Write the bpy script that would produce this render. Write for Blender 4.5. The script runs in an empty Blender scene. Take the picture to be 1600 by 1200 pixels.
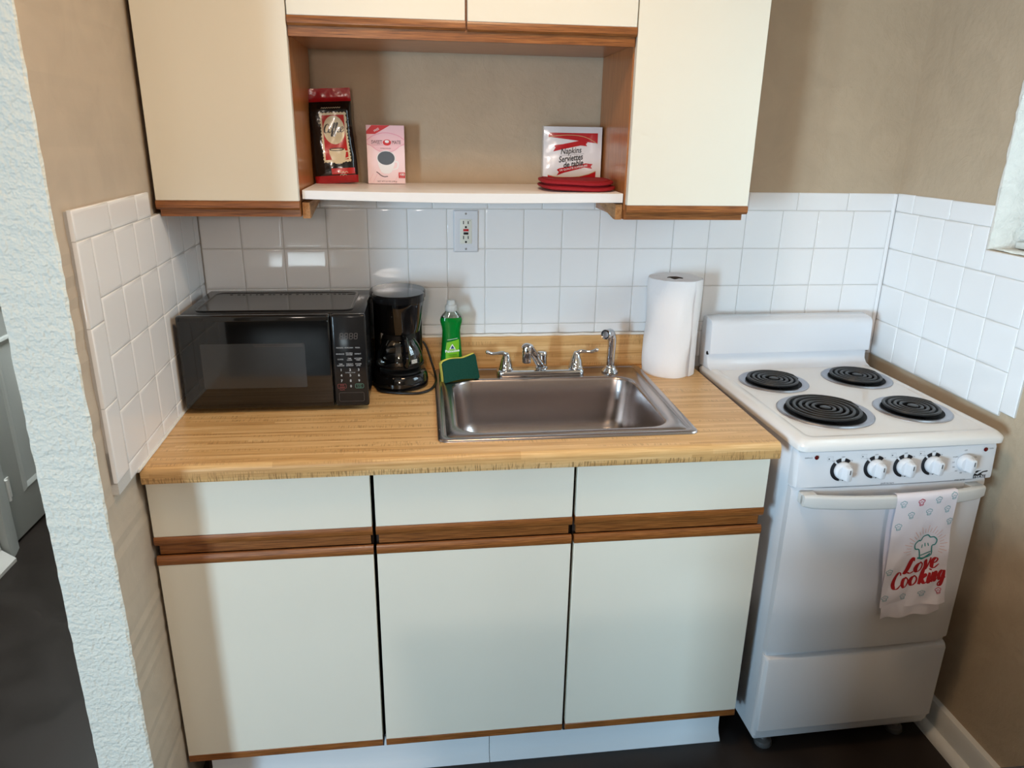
import bpy, bmesh, math, random
from mathutils import Vector, Matrix

random.seed(7)
PI = math.pi
SC = bpy.context.scene
COL = SC.collection


def lin(r, g, b):
    def f(c):
        c /= 255.0
        return c / 12.92 if c <= 0.04045 else ((c + 0.055) / 1.055) ** 2.4
    return (f(r), f(g), f(b), 1.0)


# ------------------------------------------------------------------ camera, world, light, exposure
cam = bpy.data.cameras.new('camera')
cam.sensor_width = 36.0
cam.lens = 1147.55 / 1600 * 36.0
cam.clip_start = 0.02
co = bpy.data.objects.new('camera', cam)
COL.objects.link(co)
_r = Vector((0.992973, -0.117191, 0.016463))
_u = Vector((0.022351, 0.322332, 0.946363))
_f = Vector((0.116212, 0.939345, -0.322686))
M = Matrix.Identity(4)
for i in range(3):
    M[i][0], M[i][1], M[i][2] = _r[i], _u[i], -_f[i]
M.translation = Vector((0.57659, -2.08534, 1.57154))
co.matrix_world = M
SC.camera = co

world = bpy.data.worlds.new('world')
world.use_nodes = True
world.node_tree.nodes['Background'].inputs[0].default_value = (0.55, 0.75, 1.0, 1)
world.node_tree.nodes['Background'].inputs[1].default_value = 1.0
SC.world = world

SC.view_settings.view_transform = 'Standard'
SC.view_settings.look = 'None'
SC.view_settings.exposure = 0.0
SC.view_settings.gamma = 1.0
SC.view_settings.use_curve_mapping = False


def area(name, loc, direction, sx, sy, power, color, spread=180):
    l = bpy.data.lights.new(name, 'AREA')
    l.shape = 'RECTANGLE'
    l.size, l.size_y = sx, sy
    l.energy = power
    l.color = color
    l.spread = math.radians(spread)
    o = bpy.data.objects.new(name, l)
    COL.objects.link(o)
    o.location = loc
    o.rotation_euler = Vector(direction).to_track_quat('-Z', 'Y').to_euler()
    return o


SKY = (0.54, 0.79, 1.0)
# daylight entering by the room's windows (each light fills its own window opening, outside the glass)
area('daylight_side_window', (-2.37, -4.05, 1.05), (0.72, 0.69, -0.10), 1.2, 1.1, 76, SKY, 80)
area('daylight_front_window', (-0.60, -5.15, 0.36), (0, 1, 0), 0.62, 0.20, 6, (0.85, 0.95, 1.0))
area('daylight_kitchen_window', (2.30, -0.80, 1.75), (-1, 0, -0.3), 0.8, 0.85, 21, (0.70, 0.87, 1.0), 120)
# the warm flush ceiling light of the kitchen, just in front of the wall cabinets
KL = (0.74, -1.02, 2.36)
kl = bpy.data.lights.new('kitchen_ceiling_bulb', 'AREA')
kl.shape = 'DISK'
kl.size = 0.30
kl.energy = 9.5
kl.color = (1.0, 0.69, 0.42)
klo = bpy.data.objects.new('kitchen_ceiling_bulb', kl)
COL.objects.link(klo)
klo.location = KL
# unseen fill light added to brighten the hall on the left
hl = bpy.data.lights.new('hall_fill', 'POINT')
hl.energy = 62
hl.color = (0.86, 0.95, 1.0)
hl.shadow_soft_size = 0.15
hlo = bpy.data.objects.new('hall_fill', hl)
COL.objects.link(hlo)
hlo.location = (-0.62, 0.9, 2.2)
# the warm ceiling lamp of the room behind the camera
LAMP = (0.25, -3.60, 1.96)
pl = bpy.data.lights.new('ceiling_lamp_bulb', 'POINT')
pl.energy = 50
pl.color = (1.0, 0.89, 0.82)
pl.shadow_soft_size = 0.12
plo = bpy.data.objects.new('ceiling_lamp_bulb', pl)
COL.objects.link(plo)
plo.location = (LAMP[0], LAMP[1], LAMP[2] - 0.16)


# ------------------------------------------------------------------ materials
def nodes(m):
    m.use_nodes = True
    nt = m.node_tree
    return nt, nt.nodes['Principled BSDF']


MATS = {}


def mat(name, rgb, rough=0.5, metal=0.0, bump=0.0, bscale=60.0, bdetail=4.0, vary=0.0, vscale=8.0, coat=0.0,
        spec=0.5, stretch=None, emit=None, estr=0.0, trans=0.0, ior=1.45, bdist=0.002, rvary=0.0):
    if name in MATS:
        return MATS[name]
    m = bpy.data.materials.new(name)
    nt, b = nodes(m)
    c = lin(*rgb)
    b.inputs['Base Color'].default_value = c
    b.inputs['Roughness'].default_value = rough
    b.inputs['Metallic'].default_value = metal
    b.inputs['Coat Weight'].default_value = coat
    b.inputs['Coat Roughness'].default_value = 0.06
    b.inputs['Specular IOR Level'].default_value = spec
    b.inputs['Transmission Weight'].default_value = trans
    b.inputs['IOR'].default_value = ior
    if emit:
        b.inputs['Emission Color'].default_value = (*emit, 1)
        b.inputs['Emission Strength'].default_value = estr
    if bump or vary or rvary:
        tc = nt.nodes.new('ShaderNodeTexCoord')
        mp = nt.nodes.new('ShaderNodeMapping')
        if stretch:
            mp.inputs['Scale'].default_value = stretch
        nt.links.new(tc.outputs['Object'], mp.inputs['Vector'])
    if bump:
        n = nt.nodes.new('ShaderNodeTexNoise')
        n.inputs['Scale'].default_value = bscale
        n.inputs['Detail'].default_value = bdetail
        nt.links.new(mp.outputs[0], n.inputs['Vector'])
        bp = nt.nodes.new('ShaderNodeBump')
        bp.inputs['Strength'].default_value = bump
        bp.inputs['Distance'].default_value = bdist
        nt.links.new(n.outputs['Fac'], bp.inputs['Height'])
        nt.links.new(bp.outputs[0], b.inputs['Normal'])
    if vary or rvary:
        n2 = nt.nodes.new('ShaderNodeTexNoise')
        n2.inputs['Scale'].default_value = vscale
        n2.inputs['Detail'].default_value = 5
        nt.links.new(mp.outputs[0], n2.inputs['Vector'])
    if vary:
        mr = nt.nodes.new('ShaderNodeMapRange')
        mr.inputs['From Min'].default_value = 0.3
        mr.inputs['From Max'].default_value = 0.7
        mr.inputs['To Min'].default_value = 1 - vary
        mr.inputs['To Max'].default_value = 1 + vary
        nt.links.new(n2.outputs['Fac'], mr.inputs['Value'])
        mx = nt.nodes.new('ShaderNodeMix')
        mx.data_type = 'RGBA'
        mx.blend_type = 'MULTIPLY'
        mx.inputs['Factor'].default_value = 1
        mx.inputs['A'].default_value = c
        nt.links.new(mr.outputs[0], mx.inputs['B'])
        nt.links.new(mx.outputs['Result'], b.inputs['Base Color'])
    if rvary:
        mr2 = nt.nodes.new('ShaderNodeMapRange')
        mr2.inputs['From Min'].default_value = 0.3
        mr2.inputs['From Max'].default_value = 0.7
        mr2.inputs['To Min'].default_value = max(0.02, rough - rvary)
        mr2.inputs['To Max'].default_value = rough + rvary
        nt.links.new(n2.outputs['Fac'], mr2.inputs['Value'])
        nt.links.new(mr2.outputs[0], b.inputs['Roughness'])
    MATS[name] = m
    return m


def wood(name, dark, mid, light, scale=(3, 40, 40), rough=0.45, ticks=0.0, bands=None, coat=0.0, rotx=0.0):
    """stretched-noise grain; bands = (strip width in m, axis) gives the strips of a butcher-block print"""
    m = bpy.data.materials.new(name)
    nt, b = nodes(m)
    L = nt.links.new
    tc = nt.nodes.new('ShaderNodeTexCoord')
    mp = nt.nodes.new('ShaderNodeMapping')
    mp.inputs['Scale'].default_value = scale
    L(tc.outputs['Object'], mp.inputs['Vector'])
    n = nt.nodes.new('ShaderNodeTexNoise')
    n.inputs['Scale'].default_value = 4.0
    n.inputs['Detail'].default_value = 6
    n.inputs['Roughness'].default_value = 0.6
    L(mp.outputs[0], n.inputs['Vector'])
    src = n.outputs['Fac']
    if bands:
        w, ax = bands
        sx = nt.nodes.new('ShaderNodeSeparateXYZ')
        L(tc.outputs['Object'], sx.inputs[0])
        # strip coordinate: y and z together, so that the nose and the backsplash carry on the pattern
        ad = nt.nodes.new('ShaderNodeMath'); ad.operation = 'SUBTRACT'
        L(sx.outputs['Y'], ad.inputs[0]); L(sx.outputs['Z'], ad.inputs[1])
        dv = nt.nodes.new('ShaderNodeMath'); dv.operation = 'DIVIDE'; dv.inputs[1].default_value = w
        L(ad.outputs[0], dv.inputs[0])
        fl = nt.nodes.new('ShaderNodeMath'); fl.operation = 'FLOOR'
        L(dv.outputs[0], fl.inputs[0])
        # staves of limited length along each strip
        wn0 = nt.nodes.new('ShaderNodeTexWhiteNoise'); wn0.noise_dimensions = '1D'
        L(fl.outputs[0], wn0.inputs['W'])
        xa = nt.nodes.new('ShaderNodeMath'); xa.operation = 'MULTIPLY_ADD'
        xa.inputs[1].default_value = 1.3
        L(sx.outputs['X'], xa.inputs[0]); L(wn0.outputs['Value'], xa.inputs[2])
        xf = nt.nodes.new('ShaderNodeMath'); xf.operation = 'FLOOR'
        L(xa.outputs[0], xf.inputs[0])
        cb = nt.nodes.new('ShaderNodeCombineXYZ')
        L(xf.outputs[0], cb.inputs[0]); L(fl.outputs[0], cb.inputs[1])
        wn = nt.nodes.new('ShaderNodeTexWhiteNoise'); wn.noise_dimensions = '2D'
        L(cb.outputs[0], wn.inputs['Vector'])
        mm = nt.nodes.new('ShaderNodeMix'); mm.data_type = 'FLOAT'
        mm.inputs['Factor'].default_value = 0.24
        L(n.outputs['Fac'], mm.inputs['A']); L(wn.outputs['Value'], mm.inputs['B'])
        src = mm.outputs['Result']
    rp = nt.nodes.new('ShaderNodeValToRGB')
    e = rp.color_ramp.elements
    e[0].position, e[0].color = 0.28, lin(*dark)
    e[1].position, e[1].color = 0.72, lin(*light)
    k = rp.color_ramp.elements.new(0.5); k.color = lin(*mid)
    L(src, rp.inputs['Fac'])
    col = rp.outputs['Color']
    if ticks:
        # fine cross ticks in patches, as on the printed laminate
        mp2 = nt.nodes.new('ShaderNodeMapping'); mp2.inputs['Scale'].default_value = (420, 40, 40)
        L(tc.outputs['Object'], mp2.inputs['Vector'])
        n2 = nt.nodes.new('ShaderNodeTexNoise'); n2.inputs['Scale'].default_value = 1.0; n2.inputs['Detail'].default_value = 3
        L(mp2.outputs[0], n2.inputs['Vector'])
        mp3 = nt.nodes.new('ShaderNodeMapping'); mp3.inputs['Scale'].default_value = (3, 45, 45)
        L(tc.outputs['Object'], mp3.inputs['Vector'])
        n3 = nt.nodes.new('ShaderNodeTexNoise'); n3.inputs['Scale'].default_value = 1.0
        L(mp3.outputs[0], n3.inputs['Vector'])
        r2 = nt.nodes.new('ShaderNodeMapRange'); r2.inputs['From Min'].default_value = 0.52; r2.inputs['From Max'].default_value = 0.60
        L(n2.outputs['Fac'], r2.inputs['Value'])
        r3 = nt.nodes.new('ShaderNodeMapRange'); r3.inputs['From Min'].default_value = 0.52; r3.inputs['From Max'].default_value = 0.62
        r3.inputs['To Max'].default_value = ticks
        L(n3.outputs['Fac'], r3.inputs['Value'])
        # the lowest stave of the nose is ticked all along
        sz = nt.nodes.new('ShaderNodeSeparateXYZ'); L(tc.outputs['Object'], sz.inputs[0])
        lt = nt.nodes.new('ShaderNodeMath'); lt.operation = 'LESS_THAN'; lt.inputs[1].default_value = 0.8895
        L(sz.outputs['Z'], lt.inputs[0])
        lm_ = nt.nodes.new('ShaderNodeMath'); lm_.operation = 'MULTIPLY'; lm_.inputs[1].default_value = 0.75
        L(lt.outputs[0], lm_.inputs[0])
        mxm = nt.nodes.new('ShaderNodeMath'); mxm.operation = 'MAXIMUM'
        L(r3.outputs[0], mxm.inputs[0]); L(lm_.outputs[0], mxm.inputs[1])
        ml = nt.nodes.new('ShaderNodeMath'); ml.operation = 'MULTIPLY'
        L(r2.outputs[0], ml.inputs[0]); L(mxm.outputs[0], ml.inputs[1])
        mx = nt.nodes.new('ShaderNodeMix'); mx.data_type = 'RGBA'
        L(ml.outputs[0], mx.inputs['Factor']); L(col, mx.inputs['A'])
        mx.inputs['B'].default_value = lin(*[c * 0.78 for c in dark])
        col = mx.outputs['Result']
    L(col, b.inputs['Base Color'])
    b.inputs['Roughness'].default_value = rough
    b.inputs['Coat Weight'].default_value = coat
    b.inputs['Coat Roughness'].default_value = 0.15
    bp = nt.nodes.new('ShaderNodeBump'); bp.inputs['Strength'].default_value = 0.12; bp.inputs['Distance'].default_value = 0.001
    L(n.outputs['Fac'], bp.inputs['Height']); L(bp.outputs[0], b.inputs['Normal'])
    MATS[name] = m
    return m


def plaster(name, rgb, strength, dist, s1=45, s2=9, rough=0.75, vary=0.05):
    """hand-trowelled paint: fine orange peel over slow trowel waves and a few sharp ridges"""
    m = bpy.data.materials.new(name)
    nt, b = nodes(m)
    L = nt.links.new
    tc = nt.nodes.new('ShaderNodeTexCoord')
    a = nt.nodes.new('ShaderNodeTexNoise'); a.inputs['Scale'].default_value = s1; a.inputs['Detail'].default_value = 3
    c = nt.nodes.new('ShaderNodeTexNoise'); c.inputs['Scale'].default_value = s2; c.inputs['Detail'].default_value = 6
    c.inputs['Distortion'].default_value = 1.2
    d = nt.nodes.new('ShaderNodeTexNoise'); d.inputs['Scale'].default_value = s2 * 0.7; d.inputs['Detail'].default_value = 2
    d.inputs['Distortion'].default_value = 2.0
    for q in (a, c, d):
        L(tc.outputs['Object'], q.inputs['Vector'])
    # ridges where the third noise crosses its middle
    ab = nt.nodes.new('ShaderNodeMath'); ab.operation = 'SUBTRACT'; ab.inputs[1].default_value = 0.5
    L(d.outputs['Fac'], ab.inputs[0])
    ab2 = nt.nodes.new('ShaderNodeMath'); ab2.operation = 'ABSOLUTE'; L(ab.outputs[0], ab2.inputs[0])
    rg = nt.nodes.new('ShaderNodeMapRange'); rg.inputs['From Max'].default_value = 0.012
    rg.inputs['To Min'].default_value = 0.13; rg.inputs['To Max'].default_value = 0.0
    L(ab2.outputs[0], rg.inputs['Value'])
    s = nt.nodes.new('ShaderNodeMath'); s.operation = 'MULTIPLY_ADD'; s.inputs[1].default_value = 0.6
    L(a.outputs['Fac'], s.inputs[0]); L(c.outputs['Fac'], s.inputs[2])
    s2_ = nt.nodes.new('ShaderNodeMath'); s2_.operation = 'MULTIPLY_ADD'
    L(rg.outputs[0], s2_.inputs[0]); L(c.outputs['Fac'], s2_.inputs[1]); L(s.outputs[0], s2_.inputs[2])
    bp = nt.nodes.new('ShaderNodeBump'); bp.inputs['Strength'].default_value = strength; bp.inputs['Distance'].default_value = dist
    L(s2_.outputs[0], bp.inputs['Height']); L(bp.outputs[0], b.inputs['Normal'])
    mr = nt.nodes.new('ShaderNodeMapRange'); mr.inputs['From Min'].default_value = 0.3; mr.inputs['From Max'].default_value = 0.7
    mr.inputs['To Min'].default_value = 1 - vary; mr.inputs['To Max'].default_value = 1 + vary
    L(c.outputs['Fac'], mr.inputs['Value'])
    mx = nt.nodes.new('ShaderNodeMix'); mx.data_type = 'RGBA'; mx.blend_type = 'MULTIPLY'
    mx.inputs['Factor'].default_value = 1; mx.inputs['A'].default_value = lin(*rgb)
    L(mr.outputs[0], mx.inputs['B']); L(mx.outputs['Result'], b.inputs['Base Color'])
    b.inputs['Roughness'].default_value = rough
    MATS[name] = m
    return m


def clear(name, tint, refl=0.12, rough=0.02):
    """thin clear sheet: mostly straight-through, with a glossy share that grows at grazing angles"""
    m = bpy.data.materials.new(name)
    m.use_nodes = True
    nt = m.node_tree
    nt.nodes.clear()
    L = nt.links.new
    o = nt.nodes.new('ShaderNodeOutputMaterial')
    t = nt.nodes.new('ShaderNodeBsdfTransparent'); t.inputs[0].default_value = (*tint, 1)
    g = nt.nodes.new('ShaderNodeBsdfGlossy'); g.inputs['Roughness'].default_value = rough
    f = nt.nodes.new('ShaderNodeFresnel'); f.inputs[0].default_value = 1.45
    ad = nt.nodes.new('ShaderNodeMath'); ad.operation = 'ADD'; ad.use_clamp = True; ad.inputs[1].default_value = refl - 0.04
    L(f.outputs[0], ad.inputs[0])
    x = nt.nodes.new('ShaderNodeMixShader')
    L(ad.outputs[0], x.inputs[0]); L(t.outputs[0], x.inputs[1]); L(g.outputs[0], x.inputs[2])
    L(x.outputs[0], o.inputs[0])
    MATS[name] = m
    return m


plaster('paint_tan', (190, 170, 144), 0.5, 0.006)
mat('paint_white_rough', (231, 232, 221), 0.7, bump=1.0, bscale=125, bdetail=1.2, bdist=0.0045, vary=0.015, vscale=6)
plaster('paint_tan_lit', (196, 180, 160), 0.22, 0.004)  # paint_tan made paler and greyer, the left side's light put into its colour
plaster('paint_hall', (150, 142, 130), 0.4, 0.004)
plaster('paint_jamb', (216, 210, 200), 0.9, 0.006, s1=60, s2=30)
mat('tile_glaze', (242, 241, 240), 0.07, spec=0.5, vary=0.015, vscale=3)
mat('grout', (206, 203, 198), 0.8, bump=0.3, bscale=300)
mat('caulk', (235, 232, 224), 0.5, bump=0.3, bscale=90)
mat('floor_vinyl', (44, 37, 33), 0.42, bump=0.08, bscale=25, vary=0.25, vscale=6, rvary=0.12)
mat('ceiling_paint', (205, 200, 192), 0.8, bump=0.2, bscale=80)
mat('white_trim', (232, 232, 228), 0.4, bump=0.15, bscale=40)
mat('vinyl_base', (232, 236, 238), 0.35)
mat('door_paint', (196, 202, 200), 0.45, bump=0.1, bscale=50)
mat('laminate_cream', (236, 231, 215), 0.28, vary=0.015, vscale=3)
mat('cabinet_dark', (38, 26, 18), 0.7)
wood('oak', (88, 50, 22), (140, 84, 38), (176, 114, 60), scale=(4, 130, 130), rough=0.4, coat=0.15)
wood('oak_panel', (140, 84, 42), (170, 108, 58), (190, 128, 76), scale=(60, 60, 3), rough=0.32, coat=0.2)
wood('oak_panel_flat', (140, 90, 55), (168, 116, 76), (186, 134, 92), scale=(3, 60, 60), rough=0.3, coat=0.2)
wood('oak_raw', (130, 86, 46), (172, 122, 72), (196, 150, 98), scale=(40, 6, 40), rough=0.6)
wood('butcher_block', (186, 140, 86), (214, 170, 112), (232, 194, 140), scale=(2.2, 70, 70), rough=0.36, ticks=0.45, bands=(0.009, 'y'))
mat('shelf_white', (238, 236, 234), 0.3, bump=0.08, bscale=30)
mat('steel', (180, 171, 168), 0.27, metal=1.0, bump=0.012, bscale=30, stretch=(1, 40, 40))
mat('chrome', (205, 207, 210), 0.07, metal=1.0)
mat('chrome_dark', (40, 40, 42), 0.3, metal=0.8)
mat('black_gloss', (12, 12, 13), 0.08, coat=0.3)
mat('black_body', (26, 26, 27), 0.14, spec=0.4)
mat('black_lid', (20, 20, 21), 0.16, spec=0.3)
mat('trim_ring', (176, 176, 182), 0.34, metal=1.0)
mat('black_glass', (9, 10, 11), 0.05, coat=0.5)
mat('oven_window', (50, 51, 52), 0.12, coat=0.3)
mat('black_matte', (20, 20, 20), 0.55)
mat('key_print', (176, 178, 180), 0.6)
mat('key_print_green', (90, 140, 120), 0.6)
mat('key_print_red', (150, 70, 66), 0.6)
mat('display_dim', (84, 76, 70), 0.5)
clear('carafe_glass', (0.86, 0.88, 0.88), 0.10)
clear('window_glass', (0.96, 0.98, 0.98), 0.06)
mat('enamel', (232, 234, 238), 0.14, coat=0.3)
mat('enamel_warm', (236, 233, 229), 0.16, coat=0.3)
mat('enamel_satin', (226, 227, 230), 0.3)
mat('handle_cream', (216, 216, 213), 0.35)
mat('coil_black', (34, 34, 35), 0.38)
mat('pan_black', (12, 12, 13), 0.6, spec=0.15)
mat('dial_black', (26, 28, 34), 0.4)
mat('lamp_red', (92, 14, 16), 0.2)
mat('print_grey', (96, 98, 106), 0.6)
mat('print_dark', (22, 22, 26), 0.5)
mat('cloth_white', (236, 230, 236), 0.9, bump=0.25, bscale=28, bdist=0.004)
mat('ink_red', (176, 26, 34), 0.7)
mat('ink_teal', (46, 140, 136), 0.7)
mat('ink_teal_light', (120, 170, 178), 0.7)
mat('ink_rose', (226, 182, 170), 0.8)
mat('ink_magenta', (190, 40, 80), 0.7)
mat('foil_black', (16, 13, 13), 0.16, bump=0.5, bscale=26, bdetail=2, bdist=0.01, coat=0.4)
mat('foil_red', (172, 20, 32), 0.2, bump=0.5, bscale=26, bdetail=2, bdist=0.01, coat=0.4)
mat('foil_cream', (224, 214, 184), 0.25, bump=0.5, bscale=26, bdetail=2, bdist=0.008, coat=0.4)
mat('foil_print_red', (190, 34, 34), 0.25, coat=0.3)
mat('foil_print_black', (16, 14, 14), 0.25, coat=0.3)
mat('card_pink', (240, 196, 202), 0.45, vary=0.02)
mat('card_pink_pale', (246, 218, 220), 0.45)
mat('card_pink_deep', (232, 160, 178), 0.45)
mat('card_red', (206, 40, 44), 0.45)
mat('card_white', (240, 238, 238), 0.45)
mat('card_grey', (84, 92, 100), 0.45)
mat('card_ink', (70, 40, 44), 0.5)
mat('wrap_white', (228, 228, 230), 0.18, bump=0.4, bscale=22, bdetail=2, bdist=0.006, coat=0.5)
mat('wrap_red', (186, 26, 36), 0.25, coat=0.4)
mat('wrap_ink', (24, 24, 26), 0.35, coat=0.3)
mat('wrap_gold', (196, 170, 120), 0.35)
mat('felt_red', (150, 18, 30), 0.85, bump=0.3, bscale=120)
mat('plastic_white', (226, 228, 232), 0.25)
mat('plastic_ivory', (226, 226, 214), 0.3)
mat('slot_black', (10, 10, 10), 0.6)
mat('button_red', (196, 34, 36), 0.35)
mat('screw_grey', (150, 150, 150), 0.35, metal=0.7)
mat('soap_green', (10, 150, 58), 0.08, trans=0.45, ior=1.2, coat=0.4)
clear('soap_clear', (0.86, 0.92, 0.88), 0.12)
mat('cap_translucent', (214, 218, 216), 0.3, trans=0.25)
mat('label_lime', (120, 190, 40), 0.35)
mat('label_white', (240, 244, 240), 0.35)
mat('label_blue', (40, 70, 120), 0.35)
mat('label_green', (20, 110, 50), 0.35)
mat('sponge_yellow', (226, 214, 96), 0.95, bump=0.6, bscale=260, bdist=0.002)
mat('scour_green', (4, 66, 52), 0.95, bump=0.7, bscale=420, bdist=0.002)
mat('paper_white', (244, 242, 242), 0.95, bump=0.45, bscale=70, bdetail=2, bdist=0.003)
mat('cardboard', (92, 84, 74), 0.9)
mat('cord_black', (16, 16, 16), 0.4)
mat('blind_white', (214, 216, 212), 0.5)
mat('curtain', (200, 204, 206), 0.9)
mat('lamp_globe', (255, 230, 190), 0.3, emit=(1.0, 0.62, 0.26), estr=16)
mat('lamp_metal', (150, 110, 60), 0.3, metal=1)


# ------------------------------------------------------------------ mesh helpers
def obj(name, bm, m, parent=None, smooth=40, kind=None):
    me = bpy.data.meshes.new(name)
    bmesh.ops.recalc_face_normals(bm, faces=bm.faces[:])
    bm.to_mesh(me)
    bm.free()
    if isinstance(m, str):
        m = MATS[m]
    for q in (m if isinstance(m, (list, tuple)) else [m]):
        me.materials.append(MATS[q] if isinstance(q, str) else q)
    if smooth:
        me.shade_smooth()
        me.set_sharp_from_angle(angle=math.radians(smooth))
    o = bpy.data.objects.new(name, me)
    COL.objects.link(o)
    if parent:
        o.parent = parent
    if kind:
        o['kind'] = kind
    return o


def thing(name, label, cat, loc=(0, 0, 0), rotz=0.0, group=None):
    o = bpy.data.objects.new(name, None)
    o.empty_display_size = 0.05
    COL.objects.link(o)
    o.location = loc
    o.rotation_euler = (0, 0, rotz)
    o['label'] = label
    o['category'] = cat
    if group:
        o['group'] = group
    return o


def tag(o, label, cat, group=None):
    o['label'] = label
    o['category'] = cat
    if group:
        o['group'] = group
    return o


def struct(name, bm, m, parent=None, smooth=40):
    o = obj(name, bm, m, parent, smooth)
    o['kind'] = 'structure'
    return o


def new():
    return bmesh.new()


def box(bm, x0, x1, y0, y1, z0, z1, bev=0.0, seg=2):
    r = bmesh.ops.create_cube(bm, size=1.0)
    vs = r['verts']
    for v in vs:
        v.co = Vector(((x0 + x1) / 2 + v.co.x * (x1 - x0), (y0 + y1) / 2 + v.co.y * (y1 - y0), (z0 + z1) / 2 + v.co.z * (z1 - z0)))
    if bev:
        es = set(e for v in vs for e in v.link_edges)
        bmesh.ops.bevel(bm, geom=list(es), offset=bev, segments=seg, profile=0.5, affect='EDGES')
    return bm


def lathe(bm, prof, seg=32, c=(0, 0, 0), axis='z', cap=True):
    rings = []
    for r, z in prof:
        ring = []
        for k in range(seg):
            a = 2 * PI * k / seg
            p = (r * math.cos(a), r * math.sin(a), z)
            if axis == 'y':
                p = (p[0], -p[2], p[1])      # profile height runs toward the viewer (-y)
            elif axis == 'x':
                p = (p[2], p[0], p[1])
            ring.append(bm.verts.new((c[0] + p[0], c[1] + p[1], c[2] + p[2])))
        rings.append(ring)
    for a, b in zip(rings, rings[1:]):
        for k in range(seg):
            bm.faces.new((a[k], a[(k + 1) % seg], b[(k + 1) % seg], b[k]))
    if cap:
        for ring in (rings[0], rings[-1]):
            try:
                bm.faces.new(ring)
            except ValueError:
                pass
    return bm


def loft(bm, loops, cap=True, closed=True):
    rs = [[bm.verts.new(p) for p in lp] for lp in loops]
    n = len(rs[0])
    for a, b in zip(rs, rs[1:]):
        for k in range(n if closed else n - 1):
            bm.faces.new((a[k], a[(k + 1) % n], b[(k + 1) % n], b[k]))
    if cap and closed:
        bm.faces.new(rs[0])
        bm.faces.new(rs[-1])
    return bm


def rrect(x0, x1, y0, y1, r, n=5):
    """rounded rectangle, counter-clockwise, 4*(n+1) points"""
    r = max(1e-5, min(r, (x1 - x0) / 2 - 1e-5, (y1 - y0) / 2 - 1e-5))
    out = []
    for cx, cy, a0 in ((x1 - r, y0 + r, -PI / 2), (x1 - r, y1 - r, 0), (x0 + r, y1 - r, PI / 2), (x0 + r, y0 + r, PI)):
        for k in range(n + 1):
            a = a0 + PI / 2 * k / n
            out.append((cx + r * math.cos(a), cy + r * math.sin(a)))
    return out


def catmull(pts, n=8, closed=False):
    P = [Vector(p) for p in pts]
    out = []
    m = len(P)
    rng = range(m) if closed else range(m - 1)
    for i in rng:
        p1, p2 = P[i], P[(i + 1) % m]
        p0 = P[i - 1] if (closed or i > 0) else p1 * 2 - p2
        p3 = P[(i + 2) % m] if (closed or i + 2 < m) else p2 * 2 - p1
        for k in range(n):
            t = k / n
            out.append(0.5 * ((2 * p1) + (p2 - p0) * t + (2 * p0 - 5 * p1 + 4 * p2 - p3) * t * t + (3 * p1 - p0 - 3 * p2 + p3) * t ** 3))
    if not closed:
        out.append(P[-1])
    return out


def tube(bm, pts, rad, seg=10, cap=True, flat=1.0, closed=False):
    P = [Vector(p) for p in pts]
    n = len(P)
    R = rad if isinstance(rad, (list, tuple)) else [rad] * n
    T = [(P[min(i + 1, n - 1)] - P[max(i - 1, 0)]).normalized() for i in range(n)]
    up = Vector((0, 0, 1)) if abs(T[0].z) < 0.9 else Vector((0, 1, 0))
    rings = []
    nrm = (up - T[0] * up.dot(T[0])).normalized()
    for i in range(n):
        nrm = (nrm - T[i] * nrm.dot(T[i])).normalized()
        bn = T[i].cross(nrm)
        rings.append([bm.verts.new(P[i] + (nrm * math.sin(2 * PI * k / seg) * flat + bn * math.cos(2 * PI * k / seg)) * R[i]) for k in range(seg)])
    for a, b in zip(rings, rings[1:]):
        for k in range(seg):
            bm.faces.new((a[k], a[(k + 1) % seg], b[(k + 1) % seg], b[k]))
    if cap:
        bm.faces.new(rings[0]); bm.faces.new(rings[-1])
    return bm


def prism(bm, poly, f0, f1):
    """poly: list of 2-D points; f0, f1: functions (u,v)->3-D for the two end faces"""
    a = [bm.verts.new(f0(u, v)) for u, v in poly]
    b = [bm.verts.new(f1(u, v)) for u, v in poly]
    n = len(poly)
    bm.faces.new(a); bm.faces.new(b)
    for k in range(n):
        bm.faces.new((a[k], a[(k + 1) % n], b[(k + 1) % n], b[k]))
    return bm


def grid(bm, nu, nv, f):
    vs = [[bm.verts.new(f(i / nu, j / nv)) for i in range(nu + 1)] for j in range(nv + 1)]
    for j in range(nv):
        for i in range(nu):
            bm.faces.new((vs[j][i], vs[j][i + 1], vs[j + 1][i + 1], vs[j + 1][i]))
    return vs


# ------------------------------------------------------------------ flat print: text, strokes, patches mapped onto a surface
TXT = {}


def text2d(s, size, shear=0.0, spacing=1.0, bold=0.0):
    key = (s, size, shear, spacing, bold)
    if key in TXT:
        return TXT[key]
    cu = bpy.data.curves.new('lettering', 'FONT')
    cu.body = s
    cu.size = size
    cu.shear = shear
    cu.space_character = spacing
    cu.offset = bold
    cu.align_x = 'CENTER'
    cu.align_y = 'CENTER'
    cu.dimensions = '2D'
    cu.fill_mode = 'BOTH'
    cu.resolution_u = 3
    o = bpy.data.objects.new('lettering', cu)
    COL.objects.link(o)
    dg = bpy.context.evaluated_depsgraph_get()
    me = bpy.data.meshes.new_from_object(o.evaluated_get(dg))
    vs = [(v.co.x, v.co.y) for v in me.vertices]
    fs = [tuple(p.vertices) for p in me.polygons]
    bpy.data.objects.remove(o)
    bpy.data.curves.remove(cu)
    bpy.data.meshes.remove(me)
    TXT[key] = (vs, fs)
    return TXT[key]


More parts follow.
